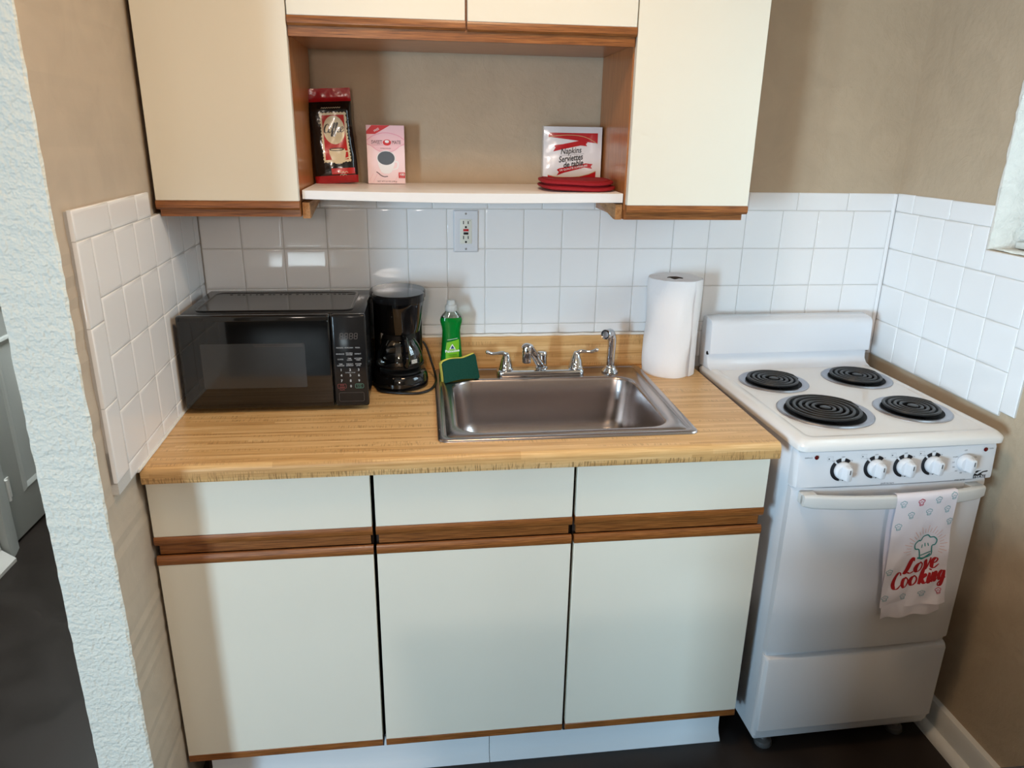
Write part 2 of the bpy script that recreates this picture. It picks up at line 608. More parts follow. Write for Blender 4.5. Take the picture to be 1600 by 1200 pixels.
def put_text(bm, s, size, u, v, f, rot=0.0, wide=1.0, shear=0.0, bold=0.0, spacing=1.0):
    vs, fs = text2d(s, size, shear, spacing, bold)
    c, sn = math.cos(rot), math.sin(rot)
    bv = [bm.verts.new(f(u + (x * wide * c - y * sn), v + (x * wide * sn + y * c))) for x, y in vs]
    for t in fs:
        try:
            bm.faces.new([bv[k] for k in t])
        except ValueError:
            pass


def patch(bm, poly, f, sub=0):
    """a filled flat polygon of print"""
    b2 = bmesh.new()
    vs = [b2.verts.new((u, v, 0)) for u, v in poly]
    b2.faces.new(vs)
    bmesh.ops.triangulate(b2, faces=b2.faces[:])
    for _ in range(7 if sub else 0):
        es = [e for e in b2.edges if e.calc_length() > 0.007]
        if not es:
            break
        bmesh.ops.subdivide_edges(b2, edges=es, cuts=1)
        bmesh.ops.triangulate(b2, faces=[f_ for f_ in b2.faces if len(f_.verts) > 3])
    mp = {v: bm.verts.new(f(v.co.x, v.co.y)) for v in b2.verts}
    for fc in b2.faces:
        bm.faces.new([mp[v] for v in fc.verts])
    b2.free()


def ribbon(bm, pts, f, w=0.1, thin=None, n=6, closed=False):
    """a pen stroke; with thin, down-strokes are w wide and cross-strokes thin wide"""
    P = catmull([(p[0], p[1], 0) for p in pts], n, closed)
    if closed:
        P.append(P[0])
    prev = None
    for i in range(len(P)):
        t = (P[min(i + 1, len(P) - 1)] - P[max(i - 1, 0)])
        if closed and i in (0, len(P) - 1):
            t = P[1] - P[-2]
        if t.length < 1e-9:
            continue
        t.normalize()
        ww = w if thin is None else thin + (w - thin) * max(0.0, -t.y) ** 1.5 + (w - thin) * 0.25 * abs(t.y)
        if not closed and thin is not None:
            ww *= 0.6 + 0.4 * min(1, min(i, len(P) - 1 - i) / 3)
        nx, ny = -t.y * ww / 2, t.x * ww / 2
        cur = (bm.verts.new(f(P[i].x + nx, P[i].y + ny)), bm.verts.new(f(P[i].x - nx, P[i].y - ny)))
        if prev:
            bm.faces.new((prev[0], prev[1], cur[1], cur[0]))
        prev = cur


def ell(cx, cy, rx, ry, n=28, a0=0, a1=2 * PI):
    full = abs(a1 - a0 - 2 * PI) < 1e-6
    m = n if full else n + 1
    return [(cx + rx * math.cos(a0 + (a1 - a0) * k / n), cy + ry * math.sin(a0 + (a1 - a0) * k / n)) for k in range(m)]


def rect(x0, x1, y0, y1):
    return [(x0, y0), (x1, y0), (x1, y1), (x0, y1)]


GLYPH = {  # script lettering, x-height 1: (strokes, advance)
    'C': ([[(.92, 1.3), (.85, 1.58), (.6, 1.68), (.28, 1.3), (.12, .65), (.28, .1), (.62, .02), (.98, .35)]], 1.02),
    'c': ([[(.72, .8), (.6, 1.0), (.35, .92), (.1, .5), (.2, .06), (.45, .0), (.75, .3)]], .78),
    'o': ([[(.46, 1.0), (.2, .82), (.1, .35), (.34, .0), (.64, .2), (.72, .66), (.5, .99), (.42, .98)]], .84),
    'f': ([[(.1, .5), (.45, 1.05), (.66, 1.62), (.52, 1.85), (.36, 1.4), (.2, .3), (.06, -.5), (.18, -.72), (.36, -.3), (.32, .1), (.62, .3)], [(.06, .84), (.66, .9)]], .64),
    'e': ([[(.12, .42), (.5, .58), (.62, .86), (.42, 1.0), (.16, .72), (.14, .18), (.42, .0), (.82, .35)]], .76),
    'L': ([[(.72, 1.3), (.62, 1.66), (.42, 1.35), (.26, .5), (.06, .02), (.3, .12), (.62, .0), (.95, .2)]], .92),
    'v': ([[(.02, .8), (.16, 1.0), (.26, .5), (.32, .02), (.56, .4), (.74, 1.0), (.66, 1.05)]], .78),
    'k': ([[(.46, 1.75), (.3, 1.1), (.08, .0)], [(.16, .45), (.5, .95), (.6, .8), (.28, .5), (.52, .05), (.72, .15)]], .74),
    'i': ([[(.3, 1.0), (.14, .2), (.24, .0), (.42, .25)], [(.38, 1.36), (.34, 1.24)]], .44),
    'n': ([[(.2, 1.0), (.04, .0)], [(.1, .45), (.38, .98), (.52, .85), (.4, .15), (.5, .0), (.68, .25)]], .72),
    'g': ([[(.62, .85), (.4, 1.0), (.14, .55), (.24, .06), (.46, .2), (.68, 1.0)], [(.68, 1.0), (.56, .1), (.42, -.5), (.18, -.62), (.12, -.35), (.5, -.02), (.85, .25)]], .86),
}


def script(bm, word, u, v, h, f, shear=0.25, rot=0.0, w=0.2, thin=0.05, track=0.92):
    c, s = math.cos(rot), math.sin(rot)
    x = 0.0
    for ch in word:
        st, adv = GLYPH[ch]
        for pts in st:
            q = []
            for a, b in pts:
                X, Y = (x + a + shear * b) * h, b * h
                q.append((u + X * c - Y * s, v + X * s + Y * c))
            ribbon(bm, q, f, w * h, thin * h, n=5)
        x += adv * track
    return x * h


def front(x0, z0, y, e=0.0004):
    return lambda u, v: (x0 + u, y - e, z0 + v)


# ------------------------------------------------------------------ the room shell
W = 1.974


def tile_mesh(w, h, key={}):
    k = (round(w, 4), round(h, 4))
    if k in key:
        return key[k]
    bm = new()
    loops = []
    for ins, d in ((0, 0.008), (0, 0.0016), (0.0012, 0.0005), (0.003, 0.0), (0.008, 0.0)):
        loops.append([(-w / 2 + ins, d, -h / 2 + ins), (w / 2 - ins, d, -h / 2 + ins), (w / 2 - ins, d, h / 2 - ins), (-w / 2 + ins, d, h / 2 - ins)])
    rs = [[bm.verts.new(p) for p in lp] for lp in loops]
    for a, b in zip(rs, rs[1:]):
        for i in range(4):
            bm.faces.new((a[i], a[(i + 1) % 4], b[(i + 1) % 4], b[i]))
    bm.faces.new(rs[-1])
    bmesh.ops.recalc_face_normals(bm, faces=bm.faces[:])
    me = bpy.data.meshes.new('tile')
    bm.to_mesh(me)
    bm.free()
    me.materials.append(MATS['tile_glaze'])
    me.shade_smooth()
    me.set_sharp_from_angle(angle=math.radians(50))
    key[k] = me
    return me


G = 0.0018   # joint


def tile(parent, side, a0, a1, z0, z1):
    """one tile: along the wall from a0 to a1; side 'b' back (along x), 'r' right (along y), 'l' left (along local y)"""
    w, h = a1 - a0 - G, z1 - z0 - G
    if w < 0.004 or h < 0.004:
        return
    o = bpy.data.objects.new('tile', tile_mesh(w, h))
    COL.objects.link(o)
    o.parent = parent
    c, z = (a0 + a1) / 2, (z0 + z1) / 2
    j1, j2 = random.uniform(-1, 1) * 0.0035, random.uniform(-1, 1) * 0.0035
    if side == 'b':
        o.location, rz = (c, 0, z), 0
    elif side == 'r':
        o.location, rz = (W, c, z), -PI / 2
    else:
        o.location, rz = (0, c, z), PI / 2
    o.rotation_euler = (j1, 0, rz + j2)


# floor, ceiling
bm = new(); box(bm, -2.6, 2.3, -5.3, 2.4, -0.1, 0.0)
struct('floor', bm, 'floor_vinyl', smooth=0)
bm = new(); box(bm, -2.6, 2.3, -5.3, 2.4, 2.44, 2.54)
struct('ceiling', bm, 'ceiling_paint', smooth=0)

# back wall: painted plaster with the tiled splashback as its pieces
bm = new(); box(bm, -0.12, 2.1, 0.0045, 0.11, 0, 2.44)
wall_back = struct('wall_back', bm, 'paint_tan', smooth=0)
bm = new(); box(bm, -0.02, W, 0.0018, 0.0046, 0.90, 1.4222)
obj('grout', bm, 'grout', wall_back, smooth=0)
cols = [-0.019, 0.0865, 0.1978, 0.3146, 0.426, 0.5349, 0.6441, 0.7512, 0.8609, 0.971, 1.08, 1.1877, 1.298, 1.4058, 1.5142, 1.6261, 1.7367, 1.8466, 1.963]
rows = [1.3715, 1.2615, 1.1510, 1.0415, 1.0125]
for a, b in zip(cols, cols[1:]):
    for z1, z0 in zip(rows, rows[1:]):
        tile(wall_back, 'b', a, b, z0, z1)
for a, b in zip(cols[12:], cols[13:]):          # the course going on down beside the counter, behind the stove
    tile(wall_back, 'b', a, b, 0.932, 1.0125)
trims = [-0.019, 0.148, 0.301, 0.453, 0.605, 0.758, 0.912, 1.063, 1.215, 1.366, 1.516, 1.666, 1.822, 1.97]
for a, b in zip(trims, trims[1:]):
    tile(wall_back, 'b', a, b, 1.3715, 1.4235)

bm = new()
tube(bm, [(W - 0.0055, 0.0012, 0.935 + k * 0.0243) for k in range(21)], 0.0058, 8)
obj('corner_bead', bm, 'tile_glaze', wall_back)

# right wall with the window opening
WY0, WY1, WZ0, WZ1 = -1.20, -0.392, 1.318, 2.18
bm = new()
for y0, y1, z0, z1 in ((WY1, 0.11, 0, 2.44), (WY0, WY1, 0, WZ0), (WY0, WY1, WZ1, 2.44), (-5.2, WY0, 0, 2.44)):
    box(bm, W + 0.006, W + 0.16, y0, y1, z0, z1)
wall_right = struct('wall_right', bm, 'paint_tan', smooth=0)
bm = new()
box(bm, W + 0.002, W + 0.0062, -0.549, 0.004, 0.932, WZ0 - 0.002)
box(bm, W + 0.002, W + 0.0062, -0.5975, -0.549, 0.945, WZ0 - 0.002)
box(bm, W + 0.002, W + 0.0062, WY1 + 0.003, 0.004, WZ0 - 0.002, 1.4222)
obj('grout', bm, 'grout', wall_right, smooth=0)
ry = [0.0, -0.1107, -0.2202, -0.3297, -0.4392, -0.5487]
rz = [1.3715, 1.262, 1.1525, 1.043, 0.9335]
for i, (b, a) in enumerate(zip(ry, ry[1:])):
    for j, (z1, z0) in enumerate(zip(rz, rz[1:])):
        if j == 0 and i > 3:
            continue
        tile(wall_right, 'r', -0.388 if (j == 0 and i == 3) else a, b, z0, z1)
for b, a in ((0.0, -0.079), (-0.079, -0.2345), (-0.2345, -0.390)):
    tile(wall_right, 'r', a, b, 1.3715, 1.4245)
for b, a in ((-0.388, -0.5405), (-0.5405, -0.598)):
    tile(wall_right, 'r', a, b, 1.262, 1.317)
for z1, z0 in ((1.262, 1.108), (1.108, 0.9440)):
    tile(wall_right, 'r', -0.598, -0.5487, z0, z1)

# window_1 : rough white reveal, sash and slats
bm = new()
def jf(u, v):
    return (W + 0.0015 + u * 0.158, WY1 - 0.002 - 0.0025 * random.random(), WZ0 + v * (WZ1 - WZ0))
grid(bm, 8, 40, jf)
bmv = [v for v in bm.verts]
grid(bm, 8, 40, lambda u, v: (W + 0.004 + u * 0.155, WY0 + 0.003 + 0.002 * random.random(), WZ0 + v * (WZ1 - WZ0)))
grid(bm, 8, 30, lambda u, v: (W + 0.003 + u * 0.155, WY0 + v * (WY1 - WY0), WZ0 + 0.001 + 0.0015 * random.random()))
grid(bm, 8, 30, lambda u, v: (W + 0.003 + u * 0.155, WY0 + v * (WY1 - WY0), WZ1 - 0.002))
window_1 = struct('window_1', bm, 'paint_jamb', smooth=0)
# a thick ragged paint bead where the reveal meets the wall
bm = new()
tube(bm, [(W + 0.0045 + random.uniform(-.0012, .0012), WY1 + 0.001 + random.uniform(-.002, .002), WZ0 + k * 0.016) for k in range(54)], [0.0042 + random.uniform(-.001, .0012) for k in range(54)], 6)
obj('paint_bead', bm, 'paint_jamb', window_1)
bm = new()
for y0, y1, z0, z1 in ((WY0 + .005, WY1 - .006, WZ0 + .002, WZ0 + 0.030), (WY0 + .005, WY1 - .006, WZ1 - 0.05, WZ1 - .003), (WY0 + .005, WY0 + 0.04, WZ0 + .03, WZ1 - .05), (WY1 - 0.040, WY1 - .006, WZ0 + .03, WZ1 - .05), (WY0 + .04, WY1 - .04, 1.74, 1.77)):
    box(bm, W + 0.115, W + 0.15, y0, y1, z0, z1, 0.003)
obj('window_frame', bm, 'white_trim', window_1)
bm = new(); box(bm, W + 0.130, W + 0.134, WY0 + .03, WY1 - .03, WZ0 + .02, WZ1 - .04)
obj('pane', bm, 'window_glass', window_1)
bm = new(); box(bm, W + 0.066, W + 0.094, WY0 + 0.015, WY1 - 0.012, WZ0 + 0.004, WZ0 + 0.020, 0.003)
obj('bottom_rail', bm, 'blind_white', window_1)
bm0 = new()
box(bm0, -0.0125, 0.0125, WY0 + 0.015, WY1 - 0.012, -0.0006, 0.0006)
s0 = obj('slat', bm0, 'blind_white', window_1, smooth=0)
for k in range(38):
    s = s0 if k == 0 else s0.copy()
    if k:
        COL.objects.link(s)
    s.location = (W + 0.080, 0, WZ0 + 0.036 + k * 0.0215)
    s.rotation_euler = (0, math.radians(-42), 0)

# left wall: a short stub ending towards the viewer, standing a touch out of square
wl = thing('wall_left', '', '')
del wl['label'], wl['category']
wl['kind'] = 'structure'
wl.location = (0, -0.767, 0)
wl.rotation_euler = (0, 0, math.atan2(0.02, 0.767))
XP, XJ, YE = -0.014, -0.118, -0.037
bm = new()
nz = 130
def jit(s):
    return random.uniform(-s, s)
pa, pb, pc, pd = [], [], [], []
for k in range(nz + 1):
    z = 2.44 * k / nz
    pa.append(bm.verts.new((XP, 0.80, z)))
    pb.append(bm.verts.new((XP + jit(.0012), YE + 0.003 + jit(.0012), z)))
    pc.append(bm.verts.new((XP - 0.004 + jit(.0012), YE + jit(.001), z)))
    pd.append(bm.verts.new((XJ + jit(.0008), YE + jit(.001), z)))
pe = [bm.verts.new((XJ, 0.80, 2.44 * k / nz)) for k in range(nz + 1)]
for k in range(nz):
    f = bm.faces.new((pa[k], pb[k], pb[k + 1], pa[k + 1])); f.material_index = 0
    f = bm.faces.new((pb[k], pc[k], pc[k + 1], pb[k + 1])); f.material_index = 1
    f = bm.faces.new((pc[k], pd[k], pd[k + 1], pc[k + 1])); f.material_index = 1
    f = bm.faces.new((pd[k], pe[k], pe[k + 1], pd[k + 1])); f.material_index = 1
o = obj('plaster_face', bm, ['paint_tan_lit', 'paint_white_rough'], wl, smooth=0)
bm = new()
box(bm, XP - 0.001, -0.002, 0.003, 0.79, 0.914, 1.387)
box(bm, XP - 0.001, -0.002, 0.003, 0.40, 1.387, 1.437)
box(bm, XP - 0.001, -0.0035, 0.003, 0.062, 0.936, 1.0)
obj('grout', bm, 'grout', wl, smooth=0)
ly = [0.064, 0.173, 0.282, 0.392, 0.501, 0.611, 0.720, 0.767]
lz = [1.387, 1.278, 1.168, 1.060, 0.950, 0.916]
for a, b in zip(ly, ly[1:]):
    for z1, z0 in zip(lz, lz[1:]):
        tile(wl, 'l', a, b, z0, z1)
for a, b in ((0.0, 0.163), (0.163, 0.313), (0.313, 0.400)):
    tile(wl, 'l', a, b, 1.387, 1.440)
for z1, z0 in ((1.387, 1.236), (1.236, 1.087), (1.087, 0.938)):
    tile(wl, 'l', 0.0, 0.064, z0, z1)
# caulk where the tiles meet the worktop
bm = new()
tube(bm, [(0.0005, 0.10 + 0.03 * k, 0.9165 + jit(.0006)) for k in range(23)], 0.004, 6)
obj('caulk_bead', bm, 'caulk', wl)

# rooms around: hall to the left, main room behind the viewer
def shell(name, x0, x1, y0, y1, z0, z1, m):
    b = new(); box(b, x0, x1, y0, y1, z0, z1)
    return struct(name, b, m, smooth=0)


shell('wall_hall', -1.20, -1.06, -0.72, 2.4, 0, 2.44, 'paint_hall')
shell('wall_hall_end', -1.20, 0.0, 2.2, 2.4, 0, 2.44, 'paint_hall')
shell('wall_hall_side', -0.12, 0.0, 0.11, 2.2, 0, 2.44, 'paint_hall')
shell('wall_partition', -2.4, -1.06, -0.84, -0.72, 0, 2.44, 'paint_hall')
bm = new()
for y0, y1, z0, z1 in ((-3.4, -0.72, 0, 2.44), (-4.7, -3.4, 0, 0.45), (-4.7, -3.4, 1.65, 2.44), (-5.2, -4.7, 0, 2.44)):
    box(bm, -2.34, -2.2, y0, y1, z0, z1)
struct('wall_left_room', bm, 'paint_hall', smooth=0)
bm = new()
for x0, x1, z0, z1 in ((-2.34, -0.94, 0, 2.44), (-0.94, -0.26, 0, 0.16), (-0.94, -0.26, 1.58, 2.44), (-0.26, 2.14, 0, 2.44)):
    box(bm, x0, x1, -5.12, -5.0, z0, z1)
struct('wall_front', bm, 'paint_hall', smooth=0)


def plain_window(name, ax, c, a0, a1, z0, z1, muntin=True):
    b = new()
    t = 0.045
    def bar(p0, p1, q0, q1):
        if ax == 'x':
            box(b, c - 0.02, c + 0.02, p0, p1, q0, q1, 0.004)
        else:
            box(b, p0, p1, c - 0.02, c + 0.02, q0, q1, 0.004)
    bar(a0, a1, z0, z0 + t); bar(a0, a1, z1 - t, z1); bar(a0, a0 + t, z0 + t, z1 - t); bar(a1 - t, a1, z0 + t, z1 - t)
    if muntin:
        bar(a0 + t, a1 - t, (z0 + z1) / 2 - 0.015, (z0 + z1) / 2 + 0.015)
    w = struct(name, b, 'white_trim')
    b = new()
    if ax == 'x':
        box(b, c - 0.003, c + 0.003, a0 + .03, a1 - .03, z0 + .03, z1 - .03)
    else:
        box(b, a0 + .03, a1 - .03, c - 0.003, c + 0.003, z0 + .03, z1 - .03)
    obj('pane', b, 'window_glass', w)
    return w


plain_window('window_2', 'x', -2.27, -4.7, -3.4, 0.45, 1.65)
plain_window('window_3', 'y', -5.06, -0.94, -0.26, 0.16, 1.58)
bm = new(); box(bm, -0.92, -0.28, -5.035, -5.03, 0.47, 1.56)
obj('roller_blind', bm, 'curtain', bpy.data.objects['window_3'], smooth=0)

# the ceiling lamp of the main room (behind the viewer)
t = thing('ceiling_lamp', 'warm glowing globe lamp hanging from the ceiling behind the viewer', 'lamp', (LAMP[0], LAMP[1], 2.44))
bm = new(); lathe(bm, [(0.07, 0.0), (0.07, -0.02), (0.02, -0.04), (0.012, -0.05), (0.012, -0.27)], 20)
obj('stem', bm, 'lamp_metal', t)
bm = new(); bmesh.ops.create_uvsphere(bm, u_segments=20, v_segments=12, radius=0.11)
for v in bm.verts:
    v.co.z = v.co.z * 0.6 - 0.33
gl = obj('globe', bm, 'lamp_globe', t)

# added block out of frame, keeps light off the lower stove and right wall
t = thing('shade_block', 'plain dark block added below the view to shade the stove', 'light blocker', (0, 0, 0))
bm = new(); box(bm, 0.48, W - 0.02, -1.92, -1.50, 0.0, 0.80)
obj('body', bm, 'cabinet_dark', t, smooth=0)
bm = new(); box(bm, 0.42, W - 0.005, -1.95, -1.45, 0.80, 0.835, 0.004)
obj('block_top', bm, 'cabinet_dark', t, smooth=0)

t = thing('kitchen_ceiling_light', 'round flush ceiling light over the kitchen floor', 'lamp', (KL[0], KL[1], 2.44))
bm = new(); lathe(bm, [(0.0, 0.0), (0.17, 0.0), (0.17, -0.05), (0.16, -0.06), (0.155, -0.05), (0.0, -0.05)], 32, cap=False)
obj('rim', bm, 'white_trim', t)

# hall door, casing, skirting
door_1 = None
bm = new(); box(bm, -1.062, -1.042, 0.660, 1.46, 0.012, 2.03, 0.002)
door_1 = struct('door_1', bm, 'door_paint')
for z0, z1 in ((0.172, 0.80), (0.90, 1.90)):
    for y0, y1 in ((0.785, 1.03), (1.12, 1.36)):
        bm = new()
        lp = []
        for ins, x in ((0, -1.0425), (0.006, -1.036), (0.014, -1.033), (0.024, -1.036), (0.032, -1.0412), (0.06, -1.0412), (0.085, -1.037)):
            lp.append([(x, y0 + ins, z0 + ins), (x, y1 - ins, z0 + ins), (x, y1 - ins, z1 - ins), (x, y0 + ins, z1 - ins)])
        loft(bm, lp, cap=False)
        bm.verts.ensure_lookup_table()
        bm.faces.new(bm.verts[-4:])
        obj('panel', bm, 'door_paint', door_1, smooth=20)
bm = new()
lathe(bm, [(0.006, -0.045), (0.008, -0.043), (0.008, 0.043), (0.006, 0.045)], 10, (-1.030, 0.662, 0.240))
box(bm, -1.042, -1.038, 0.648, 0.70, 0.198, 0.282)
obj('hinge', bm, 'white_trim', door_1)
bm = new()
prism(bm, [(-1.065, 0.560), (-1.010, 0.560), (-1.006, 0.568), (-1.012, 0.60), (-1.024, 0.645), (-1.030, 0.655), (-1.065, 0.655)], lambda u, v: (u, v, 0.0), lambda u, v: (u, v, 2.08))
struct('trim_3', bm, 'door_paint')
bm = new()
prism(bm, [(-1.06, 0.0), (-0.985, 0.0), (-0.985, 0.014), (-1.03, 0.05), (-1.035, 0.10), (-1.06, 0.105)], lambda u, v: (u, -0.70, v), lambda u, v: (u, 0.545, v))
struct('baseboard_hall', bm, 'white_trim')

# skirting along the right wall with its quarter-round shoe
bm = new()
prism(bm, [(W + 0.006, 0.0), (W - 0.012, 0.0), (W - 0.012, 0.080), (W - 0.008, 0.090), (W + 0.006, 0.094)], lambda u, v: (u, -4.38, v), lambda u, v: (u, -0.02, v))
baseboard_right = struct('baseboard_right', bm, 'white_trim')
bm = new()
prism(bm, [(W - 0.012, 0.0)] + [(W - 0.012 - 0.024 * math.sin(a), 0.026 * math.cos(a)) for a in [k * PI / 2 / 6 for k in range(6, -1, -1)]], lambda u, v: (u, -4.37, v), lambda u, v: (u, -0.03, v))
obj('shoe_molding', bm, 'white_trim', baseboard_right)

# ------------------------------------------------------------------ base cabinets (their run is a hair out of square with the wall)
SKA = math.radians(0.62)
def skew(x, y):
    return y + 0.0108 * x * min(1.0, max(0.0, -y / 0.6))


YF = -0.622
CAB = [(-0.012, 0.4515, 'base cabinet below the microwave, cream drawer and door with oak rails'),
       (0.4575, 0.9050, 'base cabinet below the sink, cream drawer and door with oak rails'),
       (0.9105, 1.3700, 'base cabinet next to the white stove, cream drawer and door with oak rails')]
for x0, x1, lab in CAB:
    w = x1 - x0
    t = thing('base_cabinet', lab, 'cabinet', (x0, skew(x0, YF), 0), SKA, 'cream base cabinets under the worktop')
    bm = new()
    for q in ((0.0, 0.012, 0.022, 0.555, 0.1, 0.725), (w - 0.012, w, 0.022, 0.555, 0.1, 0.725), (0.012, w - 0.012, 0.022, 0.555, 0.1, 0.115), (0.012, w - 0.012, 0.545, 0.555, 0.115, 0.725), (0.012, w - 0.012, 0.0225, 0.034, 0.115, 0.872)):
        box(bm, *q)
    obj('body', bm, 'cabinet_dark', t, smooth=0)
    bm = new(); box(bm, 0.03 if x0 > 0 else 0.02, w - 0.02, 0.070, 0.54, 0.0, 0.1)
    obj('plinth', bm, 'cabinet_dark', t, smooth=0)
    # drawer front and its oak finger pull
    bm = new(); box(bm, 0.001, w - 0.001, 0.0, 0.020, 0.7385, 0.868, 0.0012, 1)
    d = obj('drawer', bm, 'laminate_cream', t)
    bm = new()
    prism(bm, [(0.020, 0.7385), (0.0, 0.7385), (-0.002, 0.733), (-0.0015, 0.722), (0.003, 0.7165), (0.009, 0.7165), (0.012, 0.724), (0.020, 0.726)],
          lambda u, v: (0.0005, u, v), lambda u, v: (w - 0.0005, u, v))
    obj('finger_pull', bm, 'oak', d)
    # face-frame rail seen in the slot between the two pulls
    bm = new(); box(bm, 0.006, w - 0.006, 0.012, 0.022, 0.6900, 0.7175)
    obj('frame_rail', bm, 'oak', t)
    bm = new(); box(bm, 0.001, w - 0.001, 0.0, 0.020, 0.140, 0.669, 0.0012, 1)
    d = obj('door', bm, 'laminate_cream', t)
    bm = new()
    prism(bm, [(0.020, 0.669), (0.0, 0.669), (-0.002, 0.674), (-0.0015, 0.685), (0.002, 0.6905), (0.007, 0.6905), (0.010, 0.684), (0.020, 0.682)],
          lambda u, v: (0.0005, u, v), lambda u, v: (w - 0.0005, u, v))
    obj('finger_pull', bm, 'oak', d)
    bm = new(); box(bm, 0.001, w - 0.001, -0.0005, 0.020, 0.1215, 0.140, 0.001, 1)
    obj('bottom_edge', bm, 'oak', d)

# toe-kick cove base, two lengths with a butt joint
def cove(x0, x1, name):
    b = new()
    pr = [(0.004, 0.0), (-0.020, 0.0), (-0.018, 0.006), (-0.008, 0.016), (-0.002, 0.030), (0.0, 0.05), (0.0, 0.098), (0.004, 0.1)]
    prism(b, pr, lambda u, v: (x0, skew(x0, -0.566) + u, v), lambda u, v: (x1, skew(x1, -0.566) + u, v))
    return struct(name, b, 'vinyl_base')
cove(0.02, 0.7205, 'trim_1')
cove(0.7220, 1.3560, 'trim_2')

# ------------------------------------------------------------------ worktop
ct = thing('countertop', 'wood-look laminate worktop with short backsplash over the base cabinets', 'countertop', (0, 0, 0))
CX0, CX1 = -0.008, 1.378
ZT = 0.914
SX0, SX1, SY0, SY1 = 0.600, 1.211, -0.574, -0.032
bm = new()
def cbox(x0, x1, y0, y1, z0, z1):
    b = len(bm.verts)
    n = 6
    lo = []
    for k in range(n + 1):
        x = x0 + (x1 - x0) * k / n
        lo.append([(x, skew(x, y0), z0), (x, skew(x, y1), z0), (x, skew(x, y1), z1), (x, skew(x, y0), z1)])
    loft(bm, lo)
hx0, hx1, hy0, hy1 = SX0 + 0.012, SX1 - 0.012, SY0 + 0.012, SY1 - 0.012
cbox(CX0, hx0, hy0, -0.002, 0.876, ZT)
cbox(hx1, CX1, hy0, -0.002, 0.876, ZT)
cbox(hx0, hx1, hy1, -0.002, 0.876, ZT)
prof = [(hy0, ZT)] + [(-0.633 - 0.014 * math.sin(a), ZT - 0.013 + 0.013 * math.cos(a)) for a in [k * PI / 2 / 6 for k in range(7)]] + [(-0.647, 0.884), (-0.645, 0.876), (hy0, 0.876)]
lo = []
for k in range(9):
    x = CX0 + (CX1 - CX0) * k / 8
    lo.append([(x, skew(x, y), z) for y, z in prof])
loft(bm, lo)
obj('slab', bm, 'butcher_block', ct)
bm = new(); box(bm, CX0, CX1, -0.020, -0.0005, ZT, 1.0085, 0.003)
obj('backsplash', bm, 'butcher_block', ct)
bm = new()
tube(bm, [(CX0 + 0.012 + (CX1 - CX0 - 0.02) * k / 50, -0.010 + jit(.001), 1.0100 + jit(.0012) + 0.0006 * math.sin(k * .5)) for k in range(51)], 0.0052, 6)
obj('caulk_bead', bm, 'caulk', ct)
bm = new(); 
prism(bm, [(-0.0021, 0.877), (-0.0021, ZT - 0.001), (-0.63, ZT - 0.001), (-0.645, 0.895), (-0.645, 0.877)], lambda u, v: (CX1 + 0.0002, skew(CX1, u), v), lambda u, v: (CX1 + 0.0014, skew(CX1, u), v))
obj('end_strip', bm, 'oak_raw', ct)

# ------------------------------------------------------------------ sink
sink = thing('kitchen_sink', 'stainless steel single-bowl drop-in sink set in the worktop', 'sink', (0, 0, 0))
BX0, BX1, BY0, BY1 = 0.645, 1.160, -0.530, -0.141
def sl(x0, x1, y0, y1, r, z, n=7):
    return [(x, skew(x, y), z) for x, y in rrect(x0, x1, y0, y1, r, n)]
bm = new()
lo = []
for ins, z in ((0.0, 0.9146), (0.0015, 0.9185), (0.004, 0.9200), (0.014, 0.9205), (0.017, 0.9195), (0.0185, 0.9172), (0.021, 0.9172), (0.0225, 0.9192)):
    lo.append(sl(SX0 + ins, SX1 - ins, SY0 + ins, SY1 - ins, 0.022 - ins * 0.3, z))
for ins, z, r in ((-0.005, 0.9192, .062), (0.0, 0.9185, .058), (0.004, 0.9155, .056), (0.006, 0.9100, .055), (0.010, 0.870, .055), (0.018, 0.800, .058), (0.024, 0.776, .060), (0.036, 0.760, .060), (0.055, 0.752, .055), (0.10, 0.749, .04)):
    lo.append(sl(BX0 + ins, BX1 - ins, BY0 + ins, BY1 - ins, r, z))
lo.append([(0.9025 + 0.050 * math.cos(a), -0.325 + 0.050 * math.sin(a), 0.747) for a in [(-PI / 2 + PI / 2 * (q // 8) + (PI / 2) * (q % 8) / 8 + PI / 32) for q in range(32)]])
lo.append([(0.9025 + 0.042 * math.cos(a), -0.325 + 0.042 * math.sin(a), 0.738) for a in [(-PI / 2 + PI / 2 * (q // 8) + (PI / 2) * (q % 8) / 8 + PI / 32) for q in range(32)]])
rs = [[bm.verts.new(p) for p in lp] for lp in lo]
for a, b in zip(rs, rs[1:]):
    for k in range(32):
        bm.faces.new((a[k], a[(k + 1) % 32], b[(k + 1) % 32], b[k]))
bm.faces.new(rs[-1])
sk = obj('basin', bm, 'steel', sink, smooth=60)
for p in sk.data.polygons:
    pass
bm = new()
lathe(bm, [(0.036, 0.7385), (0.036, 0.742), (0.030, 0.743), (0.012, 0.741), (0.010, 0.750), (0.006, 0.752)], 24, (0.9025, -0.325, 0))
obj('drain_strainer', bm, 'chrome', sink)

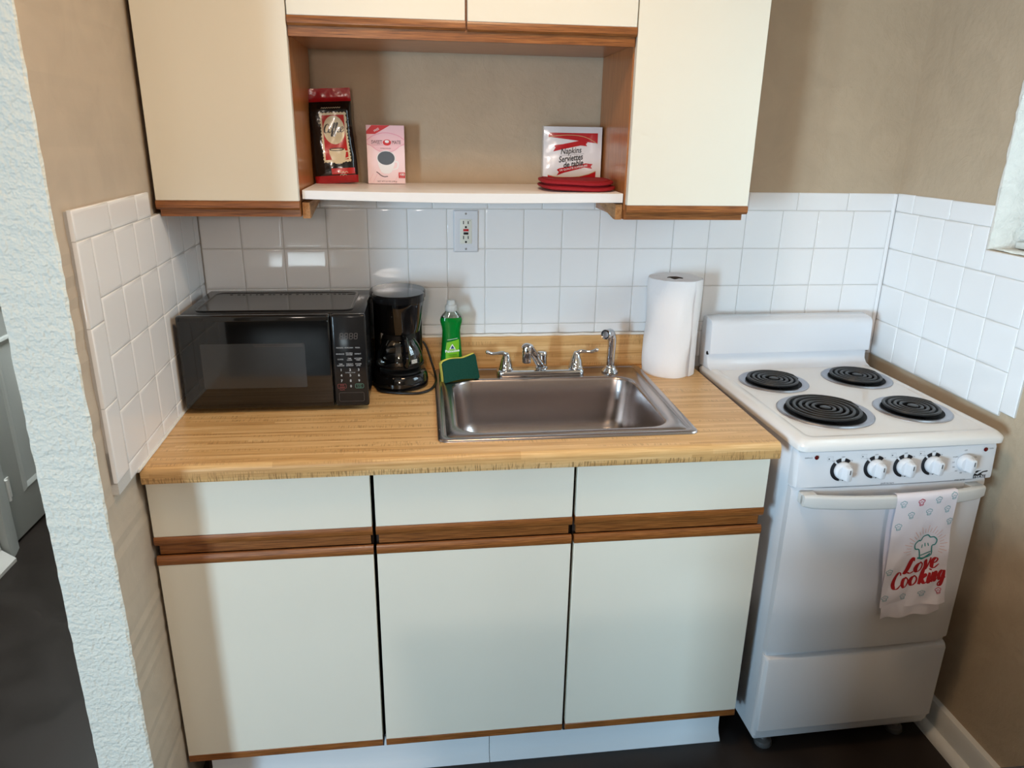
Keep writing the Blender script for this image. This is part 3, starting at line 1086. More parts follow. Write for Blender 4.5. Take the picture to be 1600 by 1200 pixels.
# ------------------------------------------------------------------ faucet
fz = 0.9196
fc = thing('faucet', 'chrome two-handle kitchen faucet on the back deck of the sink', 'faucet', (0.905, -0.100, fz), SKA)
bm = new()
lo = []
for ins, z in ((0.001, 0.0), (0.0, 0.002), (0.0, 0.011), (0.002, 0.015), (0.006, 0.0165)):
    lo.append([(x, y, z) for x, y in rrect(-0.128 + ins, 0.124 - ins, -0.026 + ins, 0.026 - ins, 0.016, 5)])
loft(bm, lo)
obj('base', bm, 'chrome', fc)
for sx, cx in ((-1, -0.101), (1, 0.102)):
    bm = new()
    lathe(bm, [(0.0215, 0.0155), (0.0215, 0.021), (0.0195, 0.024), (0.0185, 0.030), (0.016, 0.040), (0.0125, 0.050), (0.0095, 0.058), (0.007, 0.063), (0.002, 0.0655)], 24, (cx, 0, 0))
    h = obj('handle', bm, 'chrome', fc)
    bm = new()
    pts = catmull([(cx, 0, 0.050), (cx + sx * 0.008, -0.003, 0.064), (cx + sx * 0.026, -0.008, 0.0655), (cx + sx * 0.042, -0.012, 0.066), (cx + sx * 0.055, -0.015, 0.0715)], 5)
    n = len(pts)
    tube(bm, pts, [0.0095 - 0.0045 * min(1, i / (n * 0.5)) + 0.0012 * max(0, (i / n - .6)) * 3 for i in range(n)], 12, flat=0.8)
    bmesh.ops.create_uvsphere(bm, u_segments=10, v_segments=6, radius=0.0058, matrix=Matrix.Translation((cx + sx * 0.055, -0.015, 0.0715)))
    obj('lever', bm, 'chrome', h)
bm = new()
lathe(bm, [(0.019, 0.0155), (0.019, 0.019), (0.0155, 0.022), (0.0145, 0.05), (0.0155, 0.053), (0.0155, 0.060), (0.013, 0.064), (0.003, 0.065)], 24, (0.003, 0.008, 0))
obj('spout_post', bm, 'chrome', fc)
bm = new()
P = catmull([(0.004, 0.006, 0.024), (-0.004, -0.006, 0.030), (-0.022, -0.030, 0.060), (-0.040, -0.052, 0.090), (-0.051, -0.066, 0.1005), (-0.056, -0.073, 0.0985)], 6)
tube(bm, P, [0.0135 + 0.0005 * math.sin(i) for i in range(len(P))], 16, flat=0.72)
sp = obj('spout', bm, 'chrome', fc)
bm = new()
lathe(bm, [(0.009, 0.055), (0.0118, 0.056), (0.0122, 0.064), (0.0126, 0.065), (0.0126, 0.096), (0.011, 0.102), (0.004, 0.104)], 20, (-0.053, -0.070, 0))
obj('aerator', bm, 'chrome', sp)

# side sprayer
ss = thing('side_sprayer', 'chrome pull-out side sprayer standing between the faucet and paper towel roll', 'sprayer', (1.110, -0.094, fz), 0)
bm = new()
lathe(bm, [(0.024, 0.0), (0.0245, 0.003), (0.021, 0.008), (0.0165, 0.012), (0.0155, 0.018), (0.0125, 0.020)], 24)
obj('base', bm, 'chrome', ss)
bm = new()
P = catmull([(0, 0, 0.016), (0.000, 0, 0.045), (0.001, 0, 0.08), (-0.001, -0.001, 0.103), (-0.008, -0.008, 0.1165), (-0.018, -0.018, 0.117)], 5)
n = len(P)
tube(bm, P, [0.0118 + 0.0022 * min(1, max(0, i / n - 0.3) * 2) for i in range(n)], 16)
hb = obj('spray_body', bm, 'chrome', ss)
bm = new()
lathe(bm, [(0.0140, -0.004), (0.0150, 0.0), (0.0150, 0.012), (0.0132, 0.0145), (0.0105, 0.0145), (0.0095, 0.012), (0.0, 0.012)], 20, axis='y', cap=False)
nz_ = obj('nozzle', bm, 'chrome', hb)
nz_.location = (-0.017, -0.015, 0.116)
nz_.rotation_euler = (math.radians(-8), 0, math.radians(-45))
bm = new()
lathe(bm, [(0.0093, 0.0125), (0.006, 0.0128), (0.0058, 0.0140), (0.0, 0.0142)], 16, axis='y', cap=False)
o = obj('spray_face', bm, 'trim_ring', hb)
o.location = nz_.location
o.rotation_euler = nz_.rotation_euler

# ------------------------------------------------------------------ wall cabinets
YU = -0.318
def wall_door(parent, x0, x1, z0, z1, rail=True):
    b = new(); box(b, x0 + .001, x1 - .001, YU, YU + 0.019, z0, z1, 0.0012, 1)
    d = obj('door', b, 'laminate_cream', parent)
    b = new()
    prism(b, [(YU + 0.019, z0), (YU, z0), (YU - 0.002, z0 - 0.005), (YU - 0.0015, z0 - 0.015), (YU + 0.003, z0 - 0.0195), (YU + 0.009, z0 - 0.0195), (YU + 0.012, z0 - 0.013), (YU + 0.019, z0 - 0.012)],
          lambda u, v: (x0 + .0005, u, v), lambda u, v: (x1 - .0005, u, v))
    obj('finger_pull', b, 'oak', d)


t = thing('wall_cabinet', 'tall cream wall cabinet hung above the microwave', 'cabinet', (0, 0, 0), 0, 'cream wall cabinets')
bm = new(); box(bm, -0.008, 0.298, YU + 0.022, -0.002, 1.3815, 2.2)
obj('body', bm, 'oak_panel', t, smooth=0)
bm = new(); box(bm, -0.010, 0.298, YU + 0.010, YU + 0.0225, 1.3815, 1.404)
obj('frame_rail', bm, 'oak', t)
wall_door(t, -0.016, 0.299, 1.417, 2.19)
t = thing('wall_cabinet', 'tall cream wall cabinet hung above the paper towel roll', 'cabinet', (0, 0, 0), 0, 'cream wall cabinets')
bm = new(); box(bm, 1.064, 1.364, YU + 0.022, -0.002, 1.3775, 2.2)
obj('body', bm, 'oak_panel', t, smooth=0)
bm = new(); box(bm, 1.064, 1.362, YU + 0.010, YU + 0.0225, 1.3775, 1.400)
obj('frame_rail', bm, 'oak', t)
wall_door(t, 1.0655, 1.372, 1.412, 2.19)
t = thing('wall_cabinet', 'short two-door cream wall cabinet bridging over the open shelf niche', 'cabinet', (0, 0, 0), 0, 'cream wall cabinets')
bm = new(); box(bm, 0.2985, 1.0635, YU + 0.022, -0.002, 1.766, 2.2)
obj('body', bm, 'oak_panel_flat', t, smooth=0)
bm = new(); box(bm, 0.2995, 1.0625, YU + 0.008, YU + 0.0225, 1.762, 1.785)
obj('frame_rail', bm, 'oak', t)
wall_door(t, 0.2995, 0.6795, 1.802, 2.19)
wall_door(t, 0.6825, 1.0645, 1.801, 2.19)

# ------------------------------------------------------------------ open shelf with its cleats
sh = thing('shelf', 'thin white painted shelf spanning the niche between the wall cabinets', 'shelf', (0, 0, 0))
bm = new()
lo = []
for k in range(13):
    s = k / 12
    x = 0.3035 + (1.0605 - 0.3035) * s
    dz = -0.0050 * math.sin(PI * min(1, s * 1.05)) - 0.004 * s
    yf = -0.299 - 0.004 * math.sin(PI * s)
    lo.append([(x, -0.004, 1.4225), (x, -0.004, 1.4405), (x, yf + .002, 1.4405 + dz * .5), (x, yf, 1.4395 + dz * .5), (x, yf, 1.4215 + dz), (x, yf + .001, 1.4205 + dz)])
loft(bm, lo)
obj('board', bm, 'shelf_white', sh, smooth=30)
for x0 in (0.3005, 1.0455):
    bm = new()
    prism(bm, [(-0.292, 1.4125), (-0.292, 1.376), (-0.274, 1.376), (-0.055, 1.4075), (-0.055, 1.4125)], lambda u, v: (x0, u, v), lambda u, v: (x0 + 0.0165, u, v))
    obj('cleat', bm, 'oak_raw', sh, smooth=0)

# ------------------------------------------------------------------ electrical outlet
ot = thing('outlet', 'white wall socket with red and black test buttons on the tiles', 'outlet', (0.6965, -0.001, 1.311))
bm = new()
lo = []
for ins, y in ((0, 0.0), (0.0, -0.002), (0.003, -0.0062), (0.006, -0.0068)):
    lo.append([(x, y, z) for x, z in rrect(-0.0350 + ins, 0.0350 - ins, -0.0580 + ins, 0.0580 - ins, 0.003)])
loft(bm, lo)
obj('cover_plate', bm, 'plastic_white', ot)
bm = new(); box(bm, -0.0165, 0.0165, -0.0085, -0.006, -0.0335, 0.0335, 0.001)
rc = obj('receptacle', bm, 'plastic_ivory', ot)
bm = new()
for cz in (0.0245, -0.0165):
    box(bm, -0.0080, -0.0056, -0.0089, -0.0084, cz - 0.0045, cz + 0.0045)
    box(bm, 0.0052, 0.0076, -0.0089, -0.0084, cz - 0.004, cz + 0.004)
    lathe(bm, [(0.0030, 0.0084), (0.0030, 0.0089)], 12, (0, 0, cz - 0.0125), axis='y')
lathe(bm, [(0.0009, 0.0084), (0.0009, 0.0089)], 8, (0.0115, 0, 0.0295), axis='y')
obj('contact_slots', bm, 'slot_black', rc, smooth=0, kind='stuff')
bm = new(); box(bm, -0.0075, 0.0075, -0.0100, -0.0084, 0.0005, 0.0070, 0.0006)
obj('reset_button', bm, 'button_red', rc)
bm = new(); box(bm, -0.0068, 0.0068, -0.0098, -0.0084, -0.0085, -0.0022, 0.0006)
obj('test_button', bm, 'slot_black', rc)
for cz in (0.0485, -0.0485):
    bm = new(); lathe(bm, [(0.0030, 0.0066), (0.0028, 0.0074), (0.0, 0.0078)], 12, (0, 0, cz), axis='y')
    obj('screw', bm, 'screw_grey', ot)

# ------------------------------------------------------------------ microwave
mw = thing('microwave', 'black countertop microwave oven beside the coffee maker', 'microwave', (0.0, -0.345, ZT), 0)
MWW, MWD, MZ0, MZ1 = 0.436, 0.300, 0.0105, 0.243
bm = new(); box(bm, 0.002, MWW - .002, 0.022, MWD, MZ0 + .002, MZ1 - .001, 0.006)
obj('body', bm, 'black_body', mw)
bm = new()
lo = []
for ins, z in ((0.0, MZ1 - 0.002), (0.0, MZ1 + 0.0012), (0.0015, MZ1 + 0.0022), (0.004, MZ1 + 0.0022), (0.006, MZ1 + 0.0006), (0.008, MZ1 + 0.0004)):
    lo.append([(x, y, z) for x, y in rrect(0.030 + ins, 0.402 - ins, 0.045 + ins, 0.262 - ins, 0.022)])
loft(bm, lo)
tp = obj('top_panel', bm, 'black_body', mw)
bm = new()
random.seed(3)
x = 0.07
while x < 0.36:
    l = random.choice((0.004, 0.007, 0.010, 0.006))
    box(bm, x, x + l, 0.236, 0.241, MZ1 + 0.0002, MZ1 + 0.0011)
    x += l + random.choice((0.004, 0.006, 0.012))
obj('vent_slots', bm, 'slot_black', tp, smooth=0, kind='stuff')
bm = new()
prism(bm, ell(0.383, 0.236, 0.011, 0.005, 16), lambda u, v: (u, v, MZ1 + 0.0002), lambda u, v: (u, v, MZ1 + 0.0010))
obj('emblem', bm, 'slot_black', tp, smooth=0)
DX = 0.3525
bm = new(); box(bm, 0.0, DX - 0.0008, 0.0, 0.0225, MZ0, MZ1, 0.006, 3)
dr = obj('door', bm, 'black_gloss', mw)
bm = new()
loft(bm, [[(x, -0.0002, z) for x, z in rrect(0.006, DX - .005, MZ0 + .012, MZ1 - .012, 0.004)], [(x, -0.0014, z) for x, z in rrect(0.007, DX - .006, MZ0 + .013, MZ1 - .013, 0.004)]])
obj('door_glass', bm, 'black_glass', dr)
bm = new()
loft(bm, [[(x, -0.0012, z) for x, z in rrect(0.049, 0.290, 0.064, 0.176, 0.004)], [(x, -0.0018, z) for x, z in rrect(0.0495, 0.2895, 0.0645, 0.1755, 0.004)]])
obj('window', bm, 'oven_window', dr)
bm = new()
for j in range(2):
    for i in range(38):
        patch(bm, ell(0.172 + i * 0.003 + (j % 2) * 0.0015, 0.1725 - j * 0.004, 0.0007, 0.0009, 6), lambda u, v: (u, -0.0019, v))
obj('mesh_dots', bm, 'display_dim', dr, smooth=0, kind='stuff')
bm = new(); box(bm, DX + 0.0012, MWW, 0.0, 0.0225, MZ0, MZ1, 0.006, 3)
cp = obj('control_panel', bm, 'black_body', mw)
fm = lambda u, v: (u, -0.0004, v - ZT)
bm = new()
seg7 = [((-.003, .007), (.003, .007)), ((-.003, 0), (.003, 0)), ((-.003, -.007), (.003, -.007)), ((-.0035, .0065), (-.0035, .0005)), ((.0035, .0065), (.0035, .0005)), ((-.0035, -.0005), (-.0035, -.0065)), ((.0035, -.0005), (.0035, -.0065))]
for k in range(4):
    cx = 0.3775 + k * 0.0112
    for (ax, az), (bx_, bz) in seg7:
        ribbon(bm, [(cx + ax + az * .1, 1.1045 + az), (cx + bx_ + bz * .1, 1.1045 + bz)], fm, 0.0014, n=1)
obj('display', bm, 'display_dim', cp, smooth=0, kind='stuff')
bm = new()
KX = (0.3720, 0.3935, 0.4140)
for z, ws in ((1.0755, ('POTATO', 'POPCORN', 'PIZZA')), (1.0600, ('BEVERAGE', 'FROZEN|DINNER', 'REHEAT')), (1.0465, ('CLOCK', 'TIME|COOK', 'KITCHEN|TIMER')), (1.0325, ('TIME|DEFROST', 'WEIGHT|DEFROST', 'POWER|LEVEL'))):
    for cx, wd in zip(KX, ws):
        ls = wd.split('|')
        for q, s in enumerate(ls):
            put_text(bm, s, 0.0042, cx, z + (len(ls) - 1) * 0.002 - q * 0.004, fm, bold=0.00004)
for z, ws in ((1.0195, '123'), (1.0055, '456'), (0.9915, '789')):
    for cx, s in zip(KX, ws):
        put_text(bm, s, 0.0085, cx, z, fm, bold=0.0002)
put_text(bm, 'EXPRESS COOK', 0.0034, KX[1], 1.0125, fm)
put_text(bm, '0', 0.0085, KX[1], 0.9775, fm, bold=0.0002)
obj('keypad_lettering', bm, 'key_print', cp, smooth=0, kind='stuff')
bm = new()
put_text(bm, 'STOP', 0.0042, KX[0], 0.9800, fm); put_text(bm, 'CLEAR', 0.0042, KX[0], 0.9755, fm); put_text(bm, 'Press/3s', 0.0036, KX[0], 0.9685, fm)
ribbon(bm, rrect(KX[0] - .010, KX[0] + .010, 0.9725, 0.9835, .002, 2), fm, 0.0006, n=1, closed=True)
obj('stop_lettering', bm, 'key_print_red', cp, smooth=0, kind='stuff')
bm = new()
put_text(bm, 'START', 0.0042, KX[2], 0.9800, fm); put_text(bm, '+30 SEC', 0.0036, KX[2], 0.9752, fm)
ribbon(bm, rrect(KX[2] - .010, KX[2] + .010, 0.9725, 0.9835, .003, 3), fm, 0.0007, n=1, closed=True)
obj('start_lettering', bm, 'key_print_green', cp, smooth=0, kind='stuff')
bm = new()
ribbon(bm, rrect(0.3640, 0.4240, 0.9385, 0.9610, .003, 3), fm, 0.0006, n=1, closed=True)
obj('door_button_outline', bm, 'display_dim', cp, smooth=0)
for x, y in ((0.04, 0.05), (0.40, 0.05), (0.04, 0.26), (0.40, 0.26)):
    bm = new(); lathe(bm, [(0.012, 0.0), (0.013, 0.003), (0.013, 0.0125)], 14, (x, y, 0.0))
    obj('foot', bm, 'black_matte', mw)

# ------------------------------------------------------------------ coffee maker
cm = thing('coffee_maker', 'black drip coffee maker with glass carafe beside the microwave', 'coffee maker', (0.508, -0.148, ZT), math.radians(4))
def dshape(r, yb, n=20):
    """round towards the viewer, square at the back"""
    p = [(r * math.cos(PI + PI * k / n), r * math.sin(PI + PI * k / n)) for k in range(n + 1)]
    return p + [(r * 0.97, yb * 0.8), (r * 0.88, yb), (-r * 0.88, yb), (-r * 0.97, yb * 0.8)]
bm = new()
loft(bm, [[(x, y, z) for x, y in dshape(r, 0.105)] for r, z in ((0.070, 0.0), (0.0755, 0.003), (0.0755, 0.018), (0.0725, 0.034), (0.068, 0.040), (0.066, 0.041))])
b_ = obj('base', bm, 'black_gloss', cm)
bm = new(); lathe(bm, [(0.056, 0.040), (0.056, 0.0445), (0.052, 0.0455), (0.0, 0.0455)], 32, cap=False)
obj('hot_plate', bm, 'black_matte', b_)
bm = new()
loft(bm, [[(x, y, z) for x, y in rrect(-0.066, 0.066, 0.048, 0.110, 0.018)] for z in (0.030, 0.20, 0.245)])
obj('water_tank', bm, 'black_gloss', cm)
bm = new()
lathe(bm, [(0.050, 0.152), (0.0535, 0.154), (0.0600, 0.185), (0.0655, 0.225), (0.0675, 0.238), (0.0672, 0.241)], 40, (0, -0.006, 0))
obj('filter_basket', bm, 'black_gloss', cm)
bm = new()
loft(bm, [[(x, y, z) for x, y in [(0.0745 * math.cos(2 * PI * k / 40), 0.031 + 0.084 * math.sin(2 * PI * k / 40)) for k in range(40)]] for z in (0.240, 0.2465, 0.2555)] +
     [[(0.072 * math.cos(2 * PI * k / 40), 0.031 + 0.081 * math.sin(2 * PI * k / 40), 0.2585) for k in range(40)]])
obj('top_cover', bm, 'black_lid', cm)
bm = new()
lathe(bm, [(0.064, 0.2375), (0.0675, 0.239), (0.0680, 0.2560), (0.065, 0.2592), (0.03, 0.2610), (0.0, 0.2612)], 40, (0, -0.019, 0), cap=False)
obj('lid', bm, 'black_lid', cm)
bm = new()
lathe(bm, [(0.046, 0.0465), (0.053, 0.049), (0.0605, 0.060), (0.0625, 0.072), (0.0600, 0.090), (0.052, 0.112), (0.042, 0.128), (0.037, 0.134)], 40, cap=False)
cg = obj('carafe', bm, 'carafe_glass', cm)
bm = new()
lathe(bm, [(0.0376, 0.1325), (0.042, 0.134), (0.043, 0.146), (0.040, 0.150), (0.02, 0.152), (0.0, 0.152)], 32, cap=False)
obj('carafe_lid', bm, 'black_matte', cg)
bm = new(); lathe(bm, [(0.0622, 0.060), (0.0640, 0.0605), (0.0645, 0.0665), (0.0630, 0.0670)], 40, cap=False)
obj('band', bm, 'chrome_dark', cg)
bm = new()
P = catmull([(0.008, -0.040, 0.140), (0.011, -0.066, 0.142), (0.013, -0.080, 0.128), (0.014, -0.082, 0.100), (0.013, -0.074, 0.078), (0.012, -0.062, 0.072)], 6)
tube(bm, P, 0.0085, 10, flat=1.3)
obj('handle', bm, 'black_gloss', cg)
bm = new()
for k in range(5):
    patch(bm, rect(0.028, 0.043, 0.0735 + k * 0.0022, 0.0747 + k * 0.0022), lambda u, v: (u, -math.sqrt(0.0632 ** 2 - u * u), v))
obj('measure_marks', bm, 'label_white', cg, smooth=0, kind='stuff')
bm = new()
P = catmull([(0.040, 0.092, 0.100), (0.072, 0.086, 0.090), (0.090, 0.060, 0.040), (0.098, 0.026, 0.0075), (0.094, -0.020, 0.0060), (0.076, -0.070, 0.0045), (0.046, -0.094, 0.0040), (0.008, -0.092, 0.0040), (-0.030, -0.080, 0.0040), (-0.058, -0.062, 0.0040), (-0.0665, -0.030, 0.0040)], 6)
tube(bm, P, 0.0034, 8)
obj('power_cord', bm, 'cord_black', cm)

# ------------------------------------------------------------------ dish soap bottle
sb = thing('soap_bottle', 'green dish soap bottle with pale cap standing behind the sponge', 'bottle', (0.6505, -0.066, fz), math.radians(4))
SBP = [(0.000, 0.028, 0.016), (0.003, 0.0310, 0.0175), (0.012, 0.0325, 0.0190), (0.040, 0.0315, 0.0185), (0.075, 0.0285, 0.0175), (0.105, 0.0262, 0.0170), (0.124, 0.0256, 0.0168), (0.136, 0.0275, 0.0172), (0.148, 0.0308, 0.0180), (0.155, 0.0312, 0.0180), (0.162, 0.0290, 0.0172)]
def sec(a, b, z, n=28):
    out = []
    for k in range(n):
        t_ = 2 * PI * k / n
        c, s = math.cos(t_), math.sin(t_)
        e = 0.8
        out.append((a * math.copysign(abs(c) ** e, c), b * math.copysign(abs(s) ** e, s), z))
    return out
bm = new(); loft(bm, [sec(a, b, z) for z, a, b in SBP])
bd = obj('bottle_body', bm, 'soap_green', sb, smooth=60)
bm = new(); loft(bm, [sec(a, b, z) for z, a, b in ((0.1622, 0.0290, 0.0172), (0.170, 0.0235, 0.0160), (0.177, 0.0165, 0.0145), (0.181, 0.0150, 0.0140))])
obj('neck', bm, 'soap_clear', sb, smooth=60)
bm = new()
lathe(bm, [(0.0155, 0.1795), (0.0165, 0.181), (0.0165, 0.194), (0.0150, 0.196), (0.0120, 0.198), (0.0115, 0.208), (0.0095, 0.2110), (0.0, 0.2115)], 24, cap=False)
obj('cap', bm, 'cap_translucent', sb)
def sbf(u, v, e=0.0006):
    import bisect
    zs = [p[0] for p in SBP]
    i = max(1, min(len(zs) - 1, bisect.bisect(zs, v)))
    t_ = (v - zs[i - 1]) / (zs[i] - zs[i - 1])
    a = SBP[i - 1][1] + (SBP[i][1] - SBP[i - 1][1]) * t_
    b = SBP[i - 1][2] + (SBP[i][2] - SBP[i - 1][2]) * t_
    k = min(0.999, abs(u) / a)
    y = b * (1 - k ** 2.5) ** 0.4
    return (u, -y - e, v)
bm = new()
LB = [(-0.0175 + 0.035 * k / 8, 0.020) for k in range(9)] + [(0.0195, 0.05), (0.0205, 0.09)] + [(0.0200 - 0.035 * k / 8, 0.100 - 0.008 * k / 8) for k in range(9)] + [(-0.018, 0.07), (-0.0185, 0.045)]
patch(bm, LB, sbf, 3)
lb = obj('label', bm, 'label_lime', sb)
bm = new()
put_text(bm, 'Palmolive', 0.0105, 0.001, 0.067, lambda u, v: sbf(u, v, 0.0011), rot=0.06, bold=0.0003)
ribbon(bm, [(-0.013, 0.0995), (0.016, 0.1035)], lambda u, v: sbf(u, v, 0.0011), 0.0009, n=4)
obj('lettering', bm, 'label_white', lb, smooth=0, kind='stuff')
bm = new(); patch(bm, [(-0.008, 0.072), (0.010, 0.073), (0.006, 0.080), (0.001, 0.088), (-0.004, 0.080)], lambda u, v: sbf(u, v, 0.0009), 1)
obj('emblem_border', bm, 'label_white', lb, smooth=0)
bm = new(); patch(bm, [(-0.004, 0.0735), (0.0065, 0.0742), (0.004, 0.079), (0.001, 0.084), (-0.0018, 0.079)], lambda u, v: sbf(u, v, 0.0013), 1)
obj('emblem', bm, 'label_blue', lb, smooth=0)
bm = new()
put_text(bm, 'ORIGINAL', 0.0055, 0.002, 0.056, lambda u, v: sbf(u, v, 0.0011), rot=0.06, shear=0.2)
obj('small_lettering', bm, 'label_green', lb, smooth=0, kind='stuff')

# ------------------------------------------------------------------ sponge leaning on the bottle
sg = thing('sponge', 'wavy kitchen sponge with dark green scouring side leaning on the soap bottle', 'sponge', (0.674, -0.149, fz), math.radians(19))
sg.rotation_euler = (math.radians(-19), 0, math.radians(19))
OUT = [(-0.0545, 0.004)] + [(-0.050 + 0.1 * k / 10, 0.001 + 0.005 * math.sin(PI * k / 10) ** 1 ) for k in range(11)] + [(0.0545, 0.006), (0.0520, 0.036), (0.0505, 0.066), (0.047, 0.0735)] + \
      [tuple(p)[:2] for p in catmull([(0.046, 0.0735, 0), (0.030, 0.0690, 0), (0.012, 0.0652, 0), (-0.006, 0.0655, 0), (-0.028, 0.0662, 0), (-0.049, 0.0610, 0)], 4)][1:] + [(-0.0540, 0.055), (-0.0535, 0.030)]
OUT = [(u * 0.98, v) for u, v in OUT]
bm = new(); prism(bm, OUT, lambda u, v: (u, 0.0, v), lambda u, v: (u * 0.99, 0.017, v))
obj('foam', bm, 'sponge_yellow', sg, smooth=0)
bm = new(); prism(bm, [(u * 0.985 + .0006, v * 0.985 - 0.0022) for u, v in OUT], lambda u, v: (u, -0.008, v), lambda u, v: (u, 0.0003, v))
obj('scouring_pad', bm, 'scour_green', sg, smooth=0)

# ------------------------------------------------------------------ paper towel roll
pt = thing('paper_towel_roll', 'white paper towel roll standing between the sink and the stove', 'paper towel', (1.286, -0.082, ZT + 0.0003))
bm = new()
random.seed(11)
ns, nh = 56, 26
rings = []
for j in range(nh + 1):
    s = j / nh
    z = 0.279 * s
    ring = []
    for k in range(ns):
        a = 2 * PI * k / ns
        r = 0.0725 + 0.0030 * s + 0.0016 * math.sin(3 * a + 4 * s) + 0.0011 * math.sin(7 * a - 9 * s) + 0.0016 * math.sin(9 * s + 2 * a)
        r += 0.0030 * max(0, math.cos(a - PI)) * math.sin(PI * min(1, max(0, (0.45 - s) * 2.4)))
        if s > 0.96:
            r -= 0.0025 * (s - 0.96) / 0.04
        ring.append(bm.verts.new((r * math.cos(a), r * math.sin(a), z)))
    rings.append(ring)
for i, rr in enumerate((0.055, 0.038, 0.0225)):
    rings.append([bm.verts.new((rr * math.cos(2 * PI * k / ns), rr * math.sin(2 * PI * k / ns), 0.279 + 0.0012 * math.sin(5 * k * 2 * PI / ns + i) - 0.001)) for k in range(ns)])
rings.append([bm.verts.new((0.0222 * math.cos(2 * PI * k / ns), 0.0222 * math.sin(2 * PI * k / ns), 0.02)) for k in range(ns)])
for a, b in zip(rings, rings[1:]):
    for k in range(ns):
        bm.faces.new((a[k], a[(k + 1) % ns], b[(k + 1) % ns], b[k]))
bm.faces.new(rings[0])
bm.faces.new(rings[-1])
obj('paper', bm, 'paper_white', pt, smooth=60)
bm = new(); lathe(bm, [(0.0221, 0.025), (0.0221, 0.277), (0.0205, 0.277), (0.0205, 0.025)], 28, cap=False)
obj('cardboard_core', bm, 'cardboard', pt)
bm = new()
lo = []
for j in range(15):
    s = j / 14
    row = []
    for k in range(9):
        a = math.radians(-58 + k * 7)
        r = 0.0770 + 0.0009 * math.sin(6 * s + k * .5) + 0.0007 * (k / 8) * (0.5 + 0.5 * math.sin(7 * s + 1))
        row.append((r * math.cos(a), r * math.sin(a), 0.002 + 0.276 * s))
    lo.append(row)
loft(bm, lo, cap=False, closed=False)
obj('loose_sheet', bm, 'paper_white', pt, smooth=60)

# ------------------------------------------------------------------ stove
ST = thing('stove', 'white narrow electric range with four black coil burners in the corner', 'stove', (1.418, -0.640, 0), math.radians(1.5))
SW = 0.508
bm = new(); box(bm, 0.004, SW - 0.004, 0.016, 0.60, 0.050, 0.900, 0.006)
obj('body', bm, 'enamel', ST)
bm = new()
lo = []
for ins, z in ((0.005, 0.8985), (0.0, 0.9005), (-0.001, 0.912), (0.002, 0.9175), (0.010, 0.9243), (0.015, 0.9256), (0.030, 0.9255), (0.0325, 0.9240), (0.035, 0.9238)):
    lo.append([(x, y, z) for x, y in rrect(-0.006 + ins, SW + 0.006 - ins, -0.014 + ins, 0.600 - ins, 0.020)])
loft(bm, lo)
obj('cooktop', bm, 'enamel_warm', ST)
# backguard: swept from the cooktop up behind and over
bm = new()
BG = [(0.520, 0.9240), (0.540, 0.9290), (0.551, 0.940), (0.554, 0.955), (0.554, 0.9675), (0.5385, 0.9690), (0.5375, 0.974), (0.5420, 1.050), (0.5455, 1.062), (0.553, 1.068), (0.598, 1.073), (0.608, 1.068), (0.612, 1.05), (0.612, 0.92)]
lo = []
for x, sc in ((0.000, 0.9), (0.0012, 0.985), (0.006, 1.0), (SW - 0.006, 1.0), (SW - 0.0012, 0.985), (SW, 0.9)):
    lo.append([(x, 0.585 + (y - 0.585) * sc, 0.985 + (z - 0.985) * (sc if z > 0.985 else 1)) for y, z in BG])
loft(bm, lo)
bg = obj('backguard', bm, 'enamel', ST, smooth=35)
for x in (-0.002, SW - 0.002):
    bm = new(); lathe(bm, [(0.0055, 0.0), (0.0055, 0.004)], 12, (x, 0.5535, 0.9685), axis='x')
    obj('hinge_pin', bm, 'slot_black', bg)
def burner(cx, cy, R, turns):
    b = new()
    lathe(b, [(R - 0.0005, 0.9236), (R, 0.9258), (R - 0.003, 0.9284), (R - 0.012, 0.9278), (R - 0.019, 0.9250)], 48, (cx, cy, 0), cap=False)
    p = obj('burner', b, 'trim_ring', ST)
    b = new()
    lathe(b, [(R - 0.0188, 0.9258), (R - 0.024, 0.9248), (R * 0.45, 0.9245), (0.0, 0.9245)], 40, (cx, cy, 0), cap=False)
    obj('drip_pan', b, 'pan_black', p)
    b = new()
    r1, r0 = R - 0.0215, 0.019
    pts = []
    N = int(turns * 36)
    for k in range(N + 1):
        s = k / N
        a = 2 * PI * turns * s + 0.6
        r = r1 + (r0 - r1) * s
        pts.append((cx + r * math.cos(a), cy + r * math.sin(a), 0.9335))
    # the two terminals dive at the outer end
    a = 0.6
    pts = [(cx + (r1 + 0.006) * math.cos(a - 0.45), cy + (r1 + 0.006) * math.sin(a - 0.45), 0.9255), (cx + (r1 + 0.003) * math.cos(a - 0.22), cy + (r1 + 0.003) * math.sin(a - 0.22), 0.9320)] + pts
    tube(b, pts, 0.0046, 8, flat=0.8)
    obj('heating_coil', b, 'coil_black', p)
    b = new(); lathe(b, [(0.0125, 0.926), (0.013, 0.9360), (0.011, 0.9370), (0.0, 0.9370)], 20, (cx, cy, 0), cap=False)
    obj('medallion', b, 'coil_black', p)
    b = new()
    for k in range(3):
        a = 0.3 + k * 2 * PI / 3
        d = Vector((math.cos(a), math.sin(a), 0)); n_ = Vector((-d.y, d.x, 0)) * 0.0012
        c = Vector((cx, cy, 0))
        q = [c + d * 0.014 + n_, c + d * (R - 0.021) + n_, c + d * (R - 0.021) - n_, c + d * 0.014 - n_]
        loft(b, [[(p_.x, p_.y, z) for p_ in q] for z in (0.9248, 0.9288)])
    obj('support_spider', b, 'chrome_dark', p, smooth=0)
burner(0.155, 0.168, 0.1160, 5)
burner(0.388, 0.158, 0.0930, 4)
burner(0.137, 0.403, 0.0945, 4)
burner(0.395, 0.412, 0.0955, 4)
